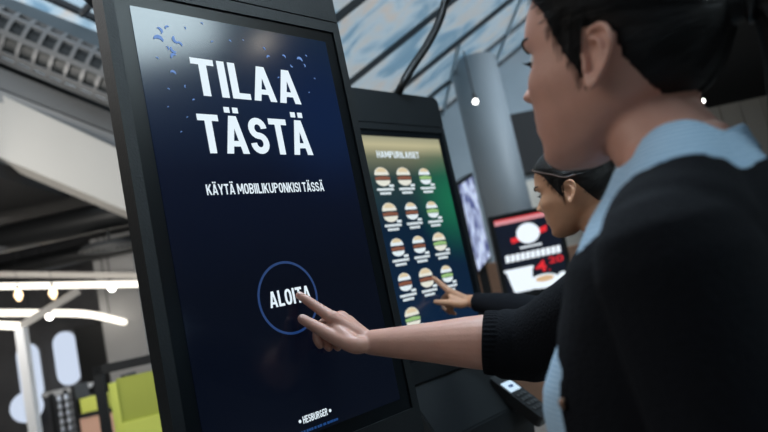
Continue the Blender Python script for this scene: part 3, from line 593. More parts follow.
# payment terminal lying on the farther kiosk's console
tp = thing('payment_terminal', 'black card payment terminal with a small lit display on the farther kiosk', 'payment terminal', tuple(X2 @ Vector((.12, -.02, -.5))))
tl = (Matrix.Translation((.160, -.040, -.503)) @ Matrix.Rotation(math.radians(40), 4, 'X'))
TM = X2 @ tl   # local: -y toward the user, z up
bm = bmesh.new(); slab(bm, TM @ Matrix.Rotation(PI / 2, 4, 'X'), round_rect(-.040, .040, 0, .205, .012), -.034, 0) if False else None
def prism_top(bm, mx_, outline, z0, z1):
    A = [bm.verts.new(mx_ @ Vector((p[0], p[1], z0))) for p in outline]; B = [bm.verts.new(mx_ @ Vector((p[0], p[1], z1))) for p in outline]; bm.faces.new(A); bm.faces.new(B[::-1])
    for i in range(len(outline)): j = (i + 1) % len(outline); bm.faces.new((A[i], B[i], B[j], A[j]))
bm.free(); bm = bmesh.new(); prism_top(bm, TM, round_rect(-.040, .040, -.215, 0, .014), -.03, .008); bmesh.ops.recalc_face_normals(bm, faces=bm.faces); done(bm, 'body', M['black'], tp)
bbox('display', TM, (-.030, -.085, .008), (.030, -.040, .0095), glow('terminal_display', (.62, .82, 1), 1.0), tp)
bbox('display_mark', TM, (-.012, -.068, .0096), (.012, -.058, .0105), M['bluet'], tp)
bm = bmesh.new()
for r_ in range(4):
    for c_ in range(3): box(bm, TM, (-.028 + c_ * .02, -.112 - r_ * .022, .008), (-.012 + c_ * .02, -.099 - r_ * .022, .011))
done(bm, 'keypad', M['dgrey'], tp)
bbox('mount', TM, (-.02, -.12, -.12), (.02, -.04, -.028), M['darkm'], tp)
# corrugated cable from the farther kiosk up to the roof
bm = bmesh.new(); top = X2 @ Vector((.045, .02, .512))
pts = [top, at(403, 83, 2.22), at(413, 66, 2.25), at(427, 45, 2.30), at(438, 24, 2.34), at(444, 4, 2.36), at(447, -30, 2.38)]
e = pts[-1]; pts.append(Vector((e.x + .02, e.y + .1, roofz(Vector((e.x, 0, 0))) + .0)))
sp = spline([(p, .0135) for p in pts], 14); dense = []
for i in range(len(sp) - 1):
    for k in range(2): dense.append((sp[i][0].lerp(sp[i + 1][0], k / 2), .0150 if len(dense) % 2 else .0095))
tube(bm, dense, seg=12, n=1)
cb = tag(done(bm, 'corrugated_cable', M['black'], None, True), 'black corrugated cable rising from the top of the farther kiosk', 'cable')

# ------------------------------------------------------------------ people
def frame(o, az, pitch=0.0):
    """x forward (azimuth az, pitched down by pitch), y left, z up"""
    f = Vector((math.cos(az), math.sin(az), 0)); l = Vector((-math.sin(az), math.cos(az), 0)); z = Vector((0, 0, 1))
    f2 = f * math.cos(pitch) - z * math.sin(pitch); z2 = z * math.cos(pitch) + f * math.sin(pitch); return basis(o, f2, l, z2)
HEADP = [  # z, front x, back x, half width (cm, origin between the ear canals)
    (12.9, .5, -2.5, 1.6), (12.4, 3.2, -5.2, 3.5), (11.3, 5.6, -7.4, 5.2), (9.8, 7.4, -8.8, 6.4), (8.0, 8.8, -9.6, 7.1), (6.0, 9.4, -10.0, 7.4), (4.2, 9.5, -9.9, 7.45),
    (2.5, 9.0, -9.6, 7.35), (1.0, 9.0, -9.1, 7.2), (-1.0, 9.2, -8.3, 6.9), (-3.0, 9.2, -7.0, 6.5), (-4.5, 9.1, -5.5, 6.1), (-6.0, 9.0, -3.5, 5.5), (-7.5, 8.6, -1.0, 4.8), (-9.0, 8.6, 1.5, 3.7), (-10.0, 8.0, 3.0, 2.6), (-10.7, 6.9, 4.2, 1.3)]
def hp(z):
    P = HEADP
    if z >= P[0][0]: return P[0][1:]
    if z <= P[-1][0]: return P[-1][1:]
    for i in range(len(P) - 1):
        if P[i][0] >= z >= P[i + 1][0]:
            t = (P[i][0] - z) / (P[i][0] - P[i + 1][0]); p0 = P[max(i - 1, 0)]; p1 = P[i]; p2 = P[i + 1]; p3 = P[min(i + 2, len(P) - 1)]
            return tuple(.5 * (2 * p1[k] + (p2[k] - p0[k]) * t + (2 * p0[k] - 5 * p1[k] + 4 * p2[k] - p3[k]) * t * t + (3 * p1[k] - p0[k] - 3 * p2[k] + p3[k]) * t ** 3) for k in (1, 2, 3))
def zs(z): return z if z > 0 else z * .90
def G(a, s): return math.exp(-(a / s) ** 2)
def head_point(z, th, grow=0.0, face=True):
    """surface point (cm) at height z and angle th (0 = straight ahead)"""
    f, b, w = hp(z); cx = 0.0 if z > -3 else min(3.4, (-3 - z) * .62) ; cx = max(min(cx, f - .6), b + .6)
    c, s = math.cos(th), math.sin(th); ax = (f - cx) if c > 0 else (cx - b)
    e = 2.35 if c > 0 else 2.1
    r = (abs(c) ** e + abs(s) ** e) ** (-1 / e); x = cx + ax * r * c; y = w * r * s
    if face and c > 0:
        ay = abs(y)
        if -2.2 < z < 3.2:
            h = 2.35 * max(0, min(1, (3.0 - z) / 3.9)) if z > -.9 else 2.35 * max(0, (z + 2.2) / 1.3) ** .6
            x += h * G(y, .85 + .35 * max(0, min(1, (1.5 - z) / 2.5)))
        x += .9 * G(ay - 1.35, .55) * G(z + 1.1, .7)
        x -= 1.15 * G(ay - 3.0, 1.5) * G(z - 2.4, 1.15)
        x += .75 * G(ay - 3.0, 1.05) * G(z - 2.3, .62)
        x += .35 * G(ay - 3.0, 1.8) * G(z - 4.0, .7)
        x += .55 * G(y, 1.9) * G(z + 4.25, .55) + .5 * G(y, 1.7) * G(z + 5.4, .6) - .25 * G(y, 2) * G(z + 4.85, .22) - .35 * G(y, 2) * G(z + 6.7, .6)
        x += .35 * G(y, 1.5) * G(z + 8.8, 1.1)
        k = .55 * G(ay - 4.6, 1.9) * G(z + .3, 2.2); x += k * .7; y += math.copysign(k * .7, y)
    if grow:
        l = math.hypot(x, y) or 1; x += grow * x / l; y += grow * y / l
    if x > 0: x *= 1.035
    return x, y
def head_rings(F, S, grow=0.0, face=True, z0=-10.7, z1=12.9, n=64, st=.35):
    rings = []; z = z1; 
    top = [F @ (Vector((-1 + 0 * math.cos(a), 0, (z1 + .15 + grow))) * S) for a in (0,)]
    while z >= z0:
        rings.append([F @ (Vector((*head_point(z, 2 * PI * k / n, grow, face), zs(z) + grow * max(0, z) / 13)) * S) for k in range(n)]); z -= st
    return rings
EAR = [(.7, .2, .2), (1.25, 1.3, .3), (1.1, 2.5, .3), (.3, 3.25, .32), (-.8, 3.45, .34), (-1.8, 2.9, .34), (-2.35, 1.7, .33), (-2.25, .3, .31), (-1.7, -1.0, .3), (-1.0, -2.0, .36), (-.3, -2.55, .48), (.3, -2.2, .40), (.45, -1.3, .30)]
ANTI = [(.2, 2.3, .2), (-.6, 2.2, .28), (-1.15, 1.4, .30), (-1.3, .3, .30), (-1.0, -.8, .30), (-.3, -1.45, .28)]
def ear(bm, F, S, side, w=7.25):
    F = F @ Matrix.Diagonal((.92, 1, .90, 1))
    def q(x, z): # leans back and flares away from the skull
        zz = z; xx = x - .12 * z
        flare = .15 + .42 * max(0, .9 - x)
        return F @ (Vector((xx, side * (w + flare), zz)) * S)
    tube(bm, [(q(x, z), r * S) for x, z, r in EAR], seg=12, n=5); tube(bm, [(q(x, z) - (F.to_3x3() @ Vector((0, side * .12 * S, 0))), r * S) for x, z, r in ANTI], seg=10, n=4)
    tube(bm, [(q(.75, -.1), .32 * S), (q(.7, -.5), .34 * S), (q(.6, -.9), .28 * S)], seg=10)
    # thin back plate
    c = [F @ (Vector((0, side * (w - .9), .3)) * S)]
    pl = [(1.2, 1.3), (1.0, 2.4), (.2, 3.1), (-.8, 3.3), (-1.7, 2.8), (-2.2, 1.7), (-2.1, .3), (-1.6, -1), (-.9, -2.0), (0, -2.4), (.5, -1.5), (.7, -.3)]
    o1 = [q(x, z) - F.to_3x3() @ Vector((0, side * .30 * S, 0)) for x, z in pl]; o2 = [q(x * .98, z * .98) - F.to_3x3() @ Vector((0, side * .62 * S, 0)) for x, z in pl]
    def fan(ring, cen): 
        R_ = [bm.verts.new(p) for p in ring]; cv = bm.verts.new(cen); 
        for i in range(len(R_)): bm.faces.new((R_[i], R_[(i + 1) % len(R_)], cv))
        return R_
    m1 = F @ (Vector((-.4, side * (w - .25), .5)) * S); m2 = F @ (Vector((-.4, side * (w - .9), .5)) * S)
    A = fan(o1, m1); B = fan(o2, m2)
    for i in range(len(A)): j = (i + 1) % len(A); bm.faces.new((A[i], A[j], B[j], B[i]))
    # root joining the ear to the skull
    tube(bm, [(F @ (Vector((-.1, side * (w - .5), 2.2)) * S), .45 * S), (F @ (Vector((-.4, side * (w - .4), .5)) * S), .5 * S), (F @ (Vector((.1, side * (w - .45), -1.3)) * S), .4 * S)], seg=10)
TORSO = [(-.07, -.018, .050, .056), (-.095, -.015, .058, .080), (-.125, -.008, .078, .128), (-.155, .0, .092, .160), (-.20, .004, .104, .170), (-.26, .014, .118, .164), (-.33, .020, .124, .158), (-.41, .008, .108, .144), (-.50, .0, .098, .132), (-.58, -.004, .106, .150), (-.67, -.010, .118, .172), (-.76, -.012, .116, .176)]
def trow(z):
    P = TORSO
    if z >= P[0][0]: return P[0][1:]
    if z <= P[-1][0]: return P[-1][1:]
    for i in range(len(P) - 1):
        if P[i][0] >= z >= P[i + 1][0]:
            t = (P[i][0] - z) / (P[i][0] - P[i + 1][0]); return tuple(P[i][k] * (1 - t) + P[i + 1][k] * t for k in (1, 2, 3))
def torso_rings(T, g=0.0, z0=-.76, z1=-.07, n=48, st=.02, bust=.022, gz=0.0):
    R = []; z = z1
    while z > z0 - 1e-6:
        cx, d, w = trow(z); ring = []
        for k in range(n):
            a = 2 * PI * k / n; c, s = math.cos(a), math.sin(a); e = 2.3; r = (abs(c) ** e + abs(s) ** e) ** (-1 / e)
            x = cx + (d + g) * r * c; y = (w + g) * r * s
            if c > 0: x += bust * (G(abs(y) - .075, .055) * .9 + .35 * G(y, .05)) * G(z + .29, .065)
            ring.append(T @ Vector((x, y, z + gz)))
        R.append(ring); z -= st
    return R
def arm_pts(sh, el, wr, rs=(.050, .043, .038, .036, .030, .0205)):
    sh, el, wr = Vector(sh), Vector(el), Vector(wr)
    return [(sh, rs[0]), (sh.lerp(el, .5), rs[1]), (el, rs[2]), (el.lerp(wr, .3), rs[3]), (el.lerp(wr, .65), rs[4]), (wr, rs[5])]
def build_hand(bm, J):
    """J: wrist, fingers (list of 4 joint chains MCP..tip), thumb chain, all with radii"""
    W = J['wrist']
    for ch, r0 in zip(J['fingers'], (.0100, .0104, .0100, .0090)):
        rad = (r0 * 1.08, r0 * .92, r0 * .82, r0 * .68); tube(bm, [(p, r) for p, r in zip(ch, rad)], seg=14, n=5)
        tube(bm, [(W.lerp(ch[0], -.05), .0135), (W.lerp(ch[0], .35), .0130), (W.lerp(ch[0], .72), r0 * 1.20), (ch[0], r0 * 1.24)], seg=14, n=5)
    f0, f3 = J['fingers'][0][0], J['fingers'][3][0]
    for t in (.25, .5, .75): # webbing between the knuckles
        k = f0.lerp(f3, t); tube(bm, [(W.lerp(k, .1), .0125), (W.lerp(k, .5), .0125), (W.lerp(k, .92), .0095)], seg=12)
    th = J['thumb']; tube(bm, [(W.lerp(th[0], .1), .013), (th[0], .0145), (th[1], .0122), (th[2], .0106), (th[3], .0085)], seg=14, n=6)
    tube(bm, [(th[0], .0135), (th[0].lerp(th[1], .5).lerp(f0, .30), .0115), (th[1].lerp(f0, .55), .0075)], seg=12)
def relaxed_hand(W, fwd, back, thumb):
    """loosely curled hand: fwd along the fingers, back = back of the hand, thumb = thumb side"""
    F_, B_, T_ = fwd.normalized(), back.normalized(), thumb.normalized(); p = lambda x, y, z: W + F_ * x + T_ * y + B_ * z
    fs = []
    for i, (y, L) in enumerate(((.027, 1.), (.009, 1.08), (-.009, 1.0), (-.026, .82))):
        fs.append([p(.088 - .004 * i, y, 0), p(.088 + .040 * L, y * .95, -.014), p(.088 + .058 * L, y * .9, -.034), p(.088 + .060 * L, y * .85, -.054)])
    return dict(wrist=W, fingers=fs, thumb=[p(.028, .028, -.008), p(.062, .044, -.016), p(.088, .046, -.026), p(.108, .042, -.034)])
def nail(par, tip, prev, up, r, m):
    d = (tip - prev).normalized(); u = (up - d * up.dot(d)).normalized(); s = d.cross(u); c = tip + u * (r * .80) - d * r * .1
    bm = bmesh.new(); blob(bm, c, (r * .85, r * .62, r * .22), basis((0, 0, 0), d, s, u), seg=12); return done(bm, 'fingernail', m, par, True)
def sleeve(bm, pts, grow): tube(bm, [(p, r + grow) for p, r in pts], seg=24, n=6)

def person(P):
    F, T, S = P['F'], P['T'], .01 * P.get('scale', 1)
    t = thing('person', P['label'], 'person', (T.translation.x, T.translation.y, 0))
    # --- body: head, neck, torso, arms and hands fused into one surface
    bm = bmesh.new(); loft(bm, head_rings(F, S))
    for sd in (1, -1): ear(bm, F, S, sd)
    nk = [(F @ (Vector((-3.4, 0, -.5)) * S), 4.4 * S), (F @ (Vector((-2.0, 0, -5)) * S), 4.8 * S), (T @ Vector((-.016, 0, -.10)), .050), (T @ Vector((-.012, 0, -.17)), .060)]
    tube(bm, nk, seg=28)
    loft(bm, torso_rings(T, -.004)); tube(bm, [(T @ Vector((-.01, .145, -.165)), .045), (T @ Vector((-.02, .05, -.10)), .036), (T @ Vector((-.02, -.05, -.10)), .036), (T @ Vector((-.01, -.145, -.165)), .045)], seg=16)
    aR = arm_pts(P['shR'], P['elR'], P['wrR'], P.get('rR', (.050, .043, .038, .036, .030, .0205))); aL = arm_pts(P['shL'], P['elL'], P['wrL'])
    tube(bm, aR, seg=24, n=6); tube(bm, aL, seg=24, n=6)
    build_hand(bm, P['handR']); hl = relaxed_hand(Vector(P['wrL']), Vector((0, 0, -1)), T.to_3x3() @ Vector((0, 1, 0)), T.to_3x3() @ Vector((1, 0, 0))); build_hand(bm, hl)
    me = fuse(bm, P['voxel'], 3)
    b_ = bmesh.new(); b_.from_mesh(me); Fi = F.inverted(); sel = [v for v in b_.verts if (lambda q: -13 < q.z < -1.5 and q.x < 6.0 and abs(q.y) < 9)(Fi @ v.co / S) and (v.co - T @ Vector((0, 0, -.05))).length < .2]
    for _ in range(14): bmesh.ops.smooth_vert(b_, verts=sel, factor=.5, use_axis_x=True, use_axis_y=True, use_axis_z=True)
    b_.to_mesh(me); b_.free()
    me.materials.clear(); body = link('body', me, [M[P['skin']], M['lips']], t, True)
    Fi = F.inverted(); idx = [0] * len(me.polygons)
    for i, pg in enumerate(me.polygons):
        c = Fi @ pg.center / S; c.z /= .9
        if c.x > 8.6 and abs(c.y) < 2.1 and -5.9 < c.z < -3.75 and (abs(c.y) / 2.1) ** 2 + ((c.z + 4.85) / 1.05) ** 2 < 1: idx[i] = 1
    me.polygons.foreach_set('material_index', idx)
    # --- face pieces
    for sd in (1, -1):
        c = F @ (Vector((7.6, sd * 3.0, 2.35)) * S); b_ = bmesh.new(); blob(b_, c, (1.15 * S,) * 3, F); e = done(b_, 'eyeball', M['eyew'], t, True)
        b_ = bmesh.new(); blob(b_, c + F.to_3x3() @ Vector((.95 * S, 0, -.25 * S)), (.35 * S, .55 * S, .55 * S), F, 12); done(b_, 'iris', M['iris'], e, True)
        b_ = bmesh.new()
        for k in range(11):
            y_ = sd * (1.9 + .22 * k); x_ = head_point(2.2, math.atan2(abs(y_), 8.2))[0] + .05; p = F @ (Vector((x_, y_, 2.15)) * S); p2 = F @ (Vector((x_ + .45, y_ + sd * .10 * (k / 5), 2.05)) * S); p3 = F @ (Vector((x_ + .75, y_ + sd * .18 * (k / 5), 2.25)) * S)
            tube(b_, [(p, .09 * S), (p2, .06 * S), (p3, .02 * S)], seg=5, n=2)
        done(b_, 'eyelashes', M['hair'], t, True)
        b_ = bmesh.new(); pts = []
        for k in range(7):
            y_ = 1.5 + .62 * k; z_ = 4.0 + .55 * math.sin(PI * k / 6 * .75); th = math.atan2(y_, 8.6 if k < 4 else 7.6)
            best = min((abs(head_point(z_, a_ * .01)[1] - y_), a_) for a_ in range(0, 110))[1] * .01; x_ = head_point(z_, best)[0]
            pts.append((F @ (Vector((x_ + .02, sd * y_, z_)) * S), (.30 - .03 * k) * S))
        tube(b_, pts, seg=8, n=3); done(b_, 'eyebrow', M['hair'], t, True)
    # --- hair cap, smoothly drawn back
    hl_ = P['hairline']; n = 150; st = .18; b_ = bmesh.new(); loft(b_, head_rings(F, S, P.get('hgrow', .75), False, -9.5, 12.9, n, st))
    bmesh.ops.recalc_face_normals(b_, faces=b_.faces); me = bpy.data.meshes.new('hair'); b_.to_mesh(me); b_.free()
    me = cut(me, lambda co: hl_(Fi @ co / S))
    b_ = bmesh.new(); b_.from_mesh(me); lev = {v: 0 for v in b_.verts if v.is_boundary}; fr = list(lev); NL = 10
    for L_ in range(1, NL):
        nx_ = []
        for v in fr:
            for e_ in v.link_edges:
                o_ = e_.other_vert(v)
                if o_ not in lev: lev[o_] = L_; nx_.append(o_)
        fr = nx_
    fw = F.to_3x3()
    for v, L_ in lev.items():   # thin out towards the hairline
        q = Fi @ v.co / S; g_ = P.get('hgrow', .75) * .92 * (1 - L_ / NL) ** 1.3; r_ = math.hypot(q.x, q.y) or 1; v.co -= fw @ (Vector((q.x / r_, q.y / r_, 0)) * g_ * S)
    b_.to_mesh(me); b_.free(); h = link('hair', me, M[P['hair']], t, True)
    m_ = h.modifiers.new('s', 'SOLIDIFY'); m_.thickness = .12 * S; m_.offset = -1
    # fine loose strands along the hairline, drawn back to the tie
    b_ = bmesh.new(); rnd = random.Random(3)
    def th_at(z, x):
        return min((abs(head_point(z, a_ * .02, 0, False)[0] - x), a_) for a_ in range(2, 155))[1] * .02
    edge = [(hair_front(z) + .25, z) for z in (-2.4, -1.6, -.8, 0, 1, 2, 3, 4, 5, 6, 7, 8)] + [(-3.1, -.7), (-3.6, -1.2), (-4.2, -1.5), (-5, -2.4), (-5.8, -3.4), (-6.6, -4.4), (-7.4, -5.4)]
    for sd in (1, -1):
        for (ex, ez) in edge:
            for q_ in range(5):
                z0_ = ez + rnd.uniform(-.4, .4); x0_ = ex + rnd.uniform(-.35, .30); t0 = th_at(z0_, x0_); ps = []; z1_ = 4.2 + rnd.uniform(-.8, .8)
                if ex > 0 and z0_ < 3.5: ups = 5.2 + rnd.uniform(-.3, 1.0)
                else: ups = None
                for k in range(10):
                    u_ = k / 9 * .75; th_ = t0 + (3.1 - t0) * u_; zz_ = z0_ + (z1_ - z0_) * u_
                    if ups: zz_ = z0_ + (ups - z0_) * min(1, k / 3.0) if k <= 3 else ups + (z1_ - ups) * (k - 3) / 8; th_ = t0 + (3.1 - t0) * (u_ if k > 3 else u_ * .45 + .0) if k <= 3 else t0 + (3.1 - t0) * (.11 + (u_ - .25) * 1.15)
                    hx, hy = head_point(zz_, th_, .06 + min(1, k / 2.5) * (P.get('hgrow', .75) + .02), False); ps.append((F @ (Vector((hx, sd * hy, zs(zz_) + .7 * max(0, zz_) / 13)) * S), (.035 if k else .012) * S))
                tube(b_, ps, seg=5, n=2, cap=False)
    done(b_, 'loose_hairs', M[P['hair']], h, True)
    return t, body, h, aR, aL

def hair_front(z):
    T_ = [(-2.6, 1.7), (-1.5, 1.9), (0, 2.6), (1.5, 3.7), (4, 4.9), (6, 5.9), (7.5, 7.2), (8.6, 8.6), (9.4, 12), (20, 20)]
    if z <= T_[0][0]: return T_[0][1]
    for a, b in zip(T_, T_[1:]):
        if a[0] <= z <= b[0]: return a[1] + (b[1] - a[1]) * (z - a[0]) / (b[0] - a[0])
def hairline_near(p):
    if p.x > hair_front(p.z): return False
    if p.x > 0.9: return p.z > -2.6
    if p.x > -2.3: return p.z > 3.0 + .3 * p.x          # above the ear
    lim = .3 + (p.x + 2.3) * 1.35
    return p.z > max(lim, -6.5)
def hairline_far(p):
    if p.x > hair_front(p.z + .6) - .4: return False
    if p.x > 1.0: return p.z > -.5
    if p.x > -2.3: return p.z > 2.4 + .2 * p.x
    return p.z > max(1.8 + (p.x + 2.3) * 1.6, -6.0)

def legs(T, t, m, shoe):
    hip = T @ Vector((-.012, 0, -.74)); y = T.to_3x3() @ Vector((0, 1, 0)); x = T.to_3x3() @ Vector((1, 0, 0)); y.z = x.z = 0; y.normalize(); x.normalize()
    bm = bmesh.new(); R = []
    loft(bm, torso_rings(T, .006, -.78, -.56, bust=0))
    for sd in (1, -1):
        a = hip + y * .09 * sd; k = Vector((a.x, a.y, .47)) + x * .015; an = Vector((a.x, a.y, .09)) - x * .01
        tube(bm, [(a + Vector((0, 0, .03)), .092), (a.lerp(k, .5), .082), (k, .062), (k.lerp(an, .4), .060), (an, .052)], seg=24)
    me = fuse(bm, .008, 3); link('trousers', me, m, t, True)
    for sd in (1, -1):
        a = hip + y * .09 * sd; b = Vector((a.x, a.y, 0)); bm = bmesh.new(); tube(bm, [(b - x * .06 + Vector((0, 0, .040)), .036), (b + x * .04 + Vector((0, 0, .036)), .038), (b + x * .13 + Vector((0, 0, .026)), .034), (b + x * .17 + Vector((0, 0, .024)), .022)], seg=18, flat=None)
        bmesh.ops.bisect_plane(bm, geom=list(bm.verts) + list(bm.edges) + list(bm.faces), plane_co=(0, 0, .004), plane_no=(0, 0, -1), clear_outer=True); bmesh.ops.holes_fill(bm, edges=[e for e in bm.edges if e.is_boundary])
        done(bm, 'shoe', shoe, t, True)

# ---- the near woman
az = math.radians(138); E0 = at(592, 62, .60); left = Vector((-math.sin(az), math.cos(az), 0)); H0 = E0 - left * .0755
F1 = frame(H0, az, math.radians(-11)); taz = math.radians(150)
T1 = frame(H0 - Vector((math.cos(az), math.sin(az), 0)) * .030 + Vector((0, 0, -.020)) - RGT * .025, taz, math.radians(3))
A = lambda x, y, d: at(x, y, d)
W = A(371, 342.5, 1.035)
HR = dict(wrist=W,
    fingers=[[A(333, 318, 1.050), A(318, 308, 1.063), A(307.5, 300.5, 1.070), A(299.5, 295.5, 1.0745)],
             [A(341, 318, 1.066), A(323, 324, 1.086), A(317, 336, 1.084), A(320, 345, 1.076)],
             [A(348, 322, 1.080), A(331, 331, 1.098), A(325, 341, 1.092), A(329, 348, 1.084)],
             [A(354, 328, 1.092), A(340, 336, 1.106), A(335, 343, 1.100), A(338, 348, 1.092)]],
    thumb=[A(356, 345, 1.018), A(337, 338, 1.030), A(318, 328, 1.045), A(302.5, 319, 1.056)])
left_t = T1.to_3x3() @ Vector((0, 1, 0)); fwd_t = T1.to_3x3() @ Vector((1, 0, 0))
shR = T1 @ Vector((.015, -.155, -.175)); shL = T1 @ Vector((-.005, .165, -.18)); elL = shL + Vector((0, 0, -.27)) + left_t * .03 - fwd_t * .02; wrL = elL + Vector((0, 0, -.235)) + fwd_t * .05
elR = A(538, 342, .955)
P1 = dict(F=F1, T=T1, scale=1.0, voxel=.0021, skin='skin', hair='hair', hairline=hairline_near, handR=HR, shR=shR, elR=elR, wrR=W, shL=shL, elL=elL, wrL=wrL, rR=(.050, .045, .043, .0420, .0305, .0200),
    label='large dark-haired woman in a navy cardigan at right, touching the big kiosk screen')
p1, body1, hair1, aR1, aL1 = person(P1)
ix = HR['fingers'][0]; nail(p1, ix[3], ix[2], Vector((.1, -.5, 1)), .0066, M['nail']); th = HR['thumb']; nail(p1, th[3], th[2], Vector((.0, -.6, .9)), .0078, M['nail'])
def clothes(P, t, T, aR, aL, kn, sh, voxel, near):
    Ti = T.inverted()
    # shirt
    bm = bmesh.new(); loft(bm, torso_rings(T, .004, -.70, -.085, bust=.030)); tube(bm, [(T @ Vector((-.01, .145, -.165)), .051), (T @ Vector((-.02, .05, -.10)), .040), (T @ Vector((-.02, -.05, -.10)), .040), (T @ Vector((-.01, -.145, -.165)), .051)], seg=20)
    me = fuse(bm, .006, 2); nb = T @ Vector((-.012, 0, -.10))
    me = cut(me, lambda co: not ((Ti @ co).z > -.135 and math.hypot((Ti @ co).x + .012, (Ti @ co).y) < .058))
    s = link('shirt', me, M[sh], t, True)
    # collar: a stand round the neck folded down outside
    bm = bmesh.new(); rows = []; n = 56
    for k in range(n + 1):
        a = math.radians(14) + (2 * PI - math.radians(28)) * k / n; c = math.cos(a); sgn = math.sin(a); back = (1 - c) / 2
        up = -.128 + .052 * back ** .8; lo = up - .027 - .014 * (1 - back)
        rx, ry = .061, .058; ox, oy = .071, .071
        q = lambda rr, ss, z, sh_: Vector((-.014 + rr * c + sh_, ss * sgn, z))
        rows.append([T @ q(rx - .004, ry - .002, up - .034, 0), T @ q(rx - .002, ry, up - .008, .001), T @ q(rx + .001, ry + .003, up, .001), T @ q(rx + .005, ry + .007, up - .003, .001), T @ q(ox - .004, oy - .004, lo + .014, .002), T @ q(ox + .002, oy + .002, lo, .003)])
    V_ = [[bm.verts.new(p) for p in r] for r in rows]
    for r0, r1 in zip(V_, V_[1:]):
        for i in range(5): bm.faces.new((r0[i], r1[i], r1[i + 1], r0[i + 1]))
    co = done(bm, 'collar', M[sh], s, True); m_ = co.modifiers.new('s', 'SOLIDIFY'); m_.thickness = .0016
    m_ = co.modifiers.new('u', 'SUBSURF'); m_.levels = 1; m_.render_levels = 1
    # cardigan
    bm = bmesh.new(); loft(bm, torso_rings(T, .010, -.72, -.085, bust=.028)); tube(bm, [(T @ Vector((-.01, .145, -.165)), .058), (T @ Vector((-.02, .05, -.105)), .044), (T @ Vector((-.02, -.05, -.105)), .044), (T @ Vector((-.01, -.145, -.165)), .058)], seg=20)
    sp = spline(aR, 6); cutn = P['cuffR']; sR = sp[:cutn + 1]; tube(bm, [(p, r + P['sgR'] * (1 - .25 * i / len(sR))) for i, (p, r) in enumerate(sR)], seg=28, n=2, cap=False) if False else tube(bm, [(p, r + P['sgR'][min(i * len(P['sgR']) // len(sR), len(P['sgR']) - 1)]) for i, (p, r) in enumerate(sR)], seg=28, n=1)
    tube(bm, [(p, r + .009) for p, r in spline(aL, 6)[:-1]], seg=24, n=1)
    me = fuse(bm, voxel, 3); cend = sR[-1][0]; cd = (sR[-1][0] - sR[-2][0]).normalized(); wl = Vector(P['wrL'])
    def keep(co):
        q = Ti @ co; r = math.hypot(q.x + .014, q.y); ang = math.atan2(q.y, q.x + .014); back = (1 - math.cos(ang)) / 2
        if q.z > -.20 and r < min(.150, .086 + .130 * (1 - back)):                             # neckline
            if q.z > -.167 + .060 * back ** .8: return False
            if r < .067 and q.z > -.17: return False
        ye = .030 + .092 * max(0, min(1, (-.155 - q.z) / .09))
        if q.x > .02 and -.03 < q.y < ye and q.z < -.08 and r < .2 : return False
        if (co - cend).dot(cd) > -.002 and (co - cend).length < .09: return False
        if (co - wl).length < .06 and co.z < wl.z + .005: return False
        return True
    me = cut(me, keep); cg = link('cardigan', me, M[kn], t, True); m_ = cg.modifiers.new('s', 'SOLIDIFY'); m_.thickness = .003; m_.offset = -1
    # ribbed cuff
    bm = bmesh.new(); L_ = P['cuffl']; r_ = sR[-1][1] + P['sgR'][-1]
    rg = tube(bm, [(cend - cd * L_, r_ + .0010), (cend - cd * L_ * .5, r_ + .0016), (cend - cd * .001, r_ + .0004), (cend + cd * .0015, r_ - .0035)], seg=160, n=5, cap=False, rib=.016, ribn=40)
    cf = done(bm, 'cuff', M[kn], cg, True); m_ = cf.modifiers.new('s', 'SOLIDIFY'); m_.thickness = .002; m_.offset = -1
    return s, cg
P1.update(cuffR=18, cuffl=.026, sgR=(.012, .013, .014, .015, .014, .010, .0045))
s_1, cg1 = clothes(P1, p1, T1, aR1, aL1, 'knit', 'shirt', .0045, True)
# button band edge with a small button
for zz in (-.27, -.36, -.45, -.54):
    cx, d, w_ = trow(zz); yb = .132; bp_ = T1 @ Vector((cx + (d + .012) * (1 - (yb / (w_ + .012)) ** 2.3) ** (1 / 2.3) + .028 * .9 * G(yb - .075, .055) * G(zz + .29, .065), yb, zz)); bm = bmesh.new(); bmesh.ops.create_cone(bm, cap_ends=True, segments=20, radius1=.0050, radius2=.0046, depth=.004, matrix=Matrix.Translation(bp_) @ T1.to_3x3().to_4x4() @ Matrix.Rotation(PI / 2, 4, 'Y')); done(bm, 'button', mat('bronze_button', (.25, .14, .09), .3, metal=.6) if zz == -.27 else bpy.data.materials['bronze_button'], cg1, True)
legs(T1, p1, M['trouser'], M['black'])
# ponytail and tie
S = .01
b0 = F1 @ (Vector((-9.3, 0, 4.2)) * S); b1 = F1 @ (Vector((-11.8, -.3, 4.0)) * S)
bm = bmesh.new(); tube(bm, [(F1 @ (Vector((-7.5, 0, 4.4)) * S), .035), (b0, .024), (b1, .015)], seg=20); done(bm, 'gathered_hair', M['hair'], hair1, True)
bm = bmesh.new(); pts = [(b1, .014), (F1 @ (Vector((-13.4, -.6, 3.4)) * S), .019), (F1 @ (Vector((-14.8, -1, 0)) * S), .025), (F1 @ (Vector((-15.2, -1.2, -6)) * S), .027), (F1 @ (Vector((-14.6, -1.4, -12)) * S), .023), (F1 @ (Vector((-14.2, -1.4, -19)) * S), .008)]
tube(bm, pts, seg=72, n=8, rib=.045, ribn=12); done(bm, 'ponytail', M['hair'], p1, True)
bm = bmesh.new(); ax = (b1 - b0).normalized(); u = ax.orthogonal().normalized(); v = ax.cross(u); ring = [(b1 + (u * math.cos(2 * PI * i / 16) + v * math.sin(2 * PI * i / 16)) * .0155, .0045) for i in range(17)]; tube(bm, ring, seg=10, n=2, cap=False); done(bm, 'hair_tie', M['black'], p1, True)

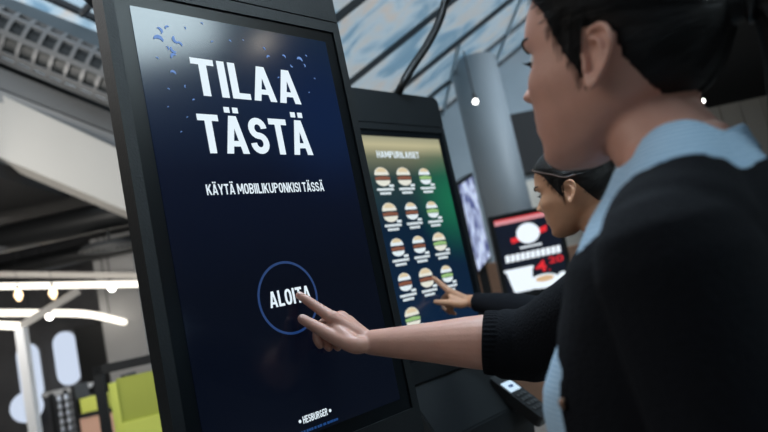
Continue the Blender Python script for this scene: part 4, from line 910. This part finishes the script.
# ---- the farther woman
az2 = math.radians(147); E2 = at(569, 194, 1.56); left2 = Vector((-math.sin(az2), math.cos(az2), 0)); H2 = E2 - left2 * .0755
F2 = frame(H2, az2, math.radians(2)); T2 = frame(H2 - Vector((math.cos(az2), math.sin(az2), 0)) * .030 + Vector((0, 0, -.02)), math.radians(142), math.radians(6))
W2 = A(470, 301, 2.075)
H2R = dict(wrist=W2,
    fingers=[[A(449, 291, 2.092), A(441.5, 284.5, 2.106), A(437, 280.5, 2.113), A(433.3, 277.5, 2.118)],
             [A(452, 293, 2.11), A(443, 299, 2.135), A(443, 306, 2.13), A(446, 310, 2.12)],
             [A(455, 296, 2.125), A(447, 303, 2.15), A(447, 310, 2.14), A(450, 313, 2.13)],
             [A(458, 299, 2.14), A(452, 307, 2.155), A(452, 312, 2.145), A(455, 314, 2.135)]],
    thumb=[A(462, 304, 2.06), A(451, 303, 2.07), A(442, 302.5, 2.08), A(435.5, 302, 2.09)])
lt2 = T2.to_3x3() @ Vector((0, 1, 0)); ft2 = T2.to_3x3() @ Vector((1, 0, 0))
shR2 = T2 @ Vector((.015, -.155, -.175)); shL2 = T2 @ Vector((-.005, .165, -.18)); elL2 = shL2 + Vector((0, 0, -.27)) + lt2 * .03 - ft2 * .02; wrL2 = elL2 + Vector((0, 0, -.235)) + ft2 * .05
PP2 = dict(F=F2, T=T2, voxel=.0030, skin='skin2', hair='hair2', hairline=hairline_far, hgrow=.6, handR=H2R, shR=shR2, elR=A(545, 312, 1.87), wrR=W2, shL=shL2, elL=elL2, wrL=wrL2,
    label='smaller dark-haired woman in black behind the near woman, pointing at the menu screen')
p2, body2, hair2, aR2, aL2 = person(PP2)
PP2.update(cuffR=28, cuffl=.02, sgR=(.012, .012, .012, .012, .010, .008, .006))
clothes(PP2, p2, T2, aR2, aL2, 'knit2', 'knit2', .006, False)
legs(T2, p2, M['trouser'], M['black'])
bm = bmesh.new(); pts = []
for k in range(25):
    th = math.radians(-105 + 210 * k / 24); z_ = 3.6 + 5.7 * max(0, math.cos(th)) ** .8; x_, y_ = head_point(z_, th, .72, False); pts.append((F2 @ (Vector((x_, y_, z_ + .3)) * S), .0024))
tube(bm, pts, seg=8, n=2); done(bm, 'headband', mat('brown_headband', (.07, .04, .03), .85), p2, True)
bm = bmesh.new(); blob(bm, F2 @ (Vector((-11.2, 0, 1.0)) * S), (.032, .034, .034), F2); done(bm, 'hair_bun', M['hair2'], hair2, True)
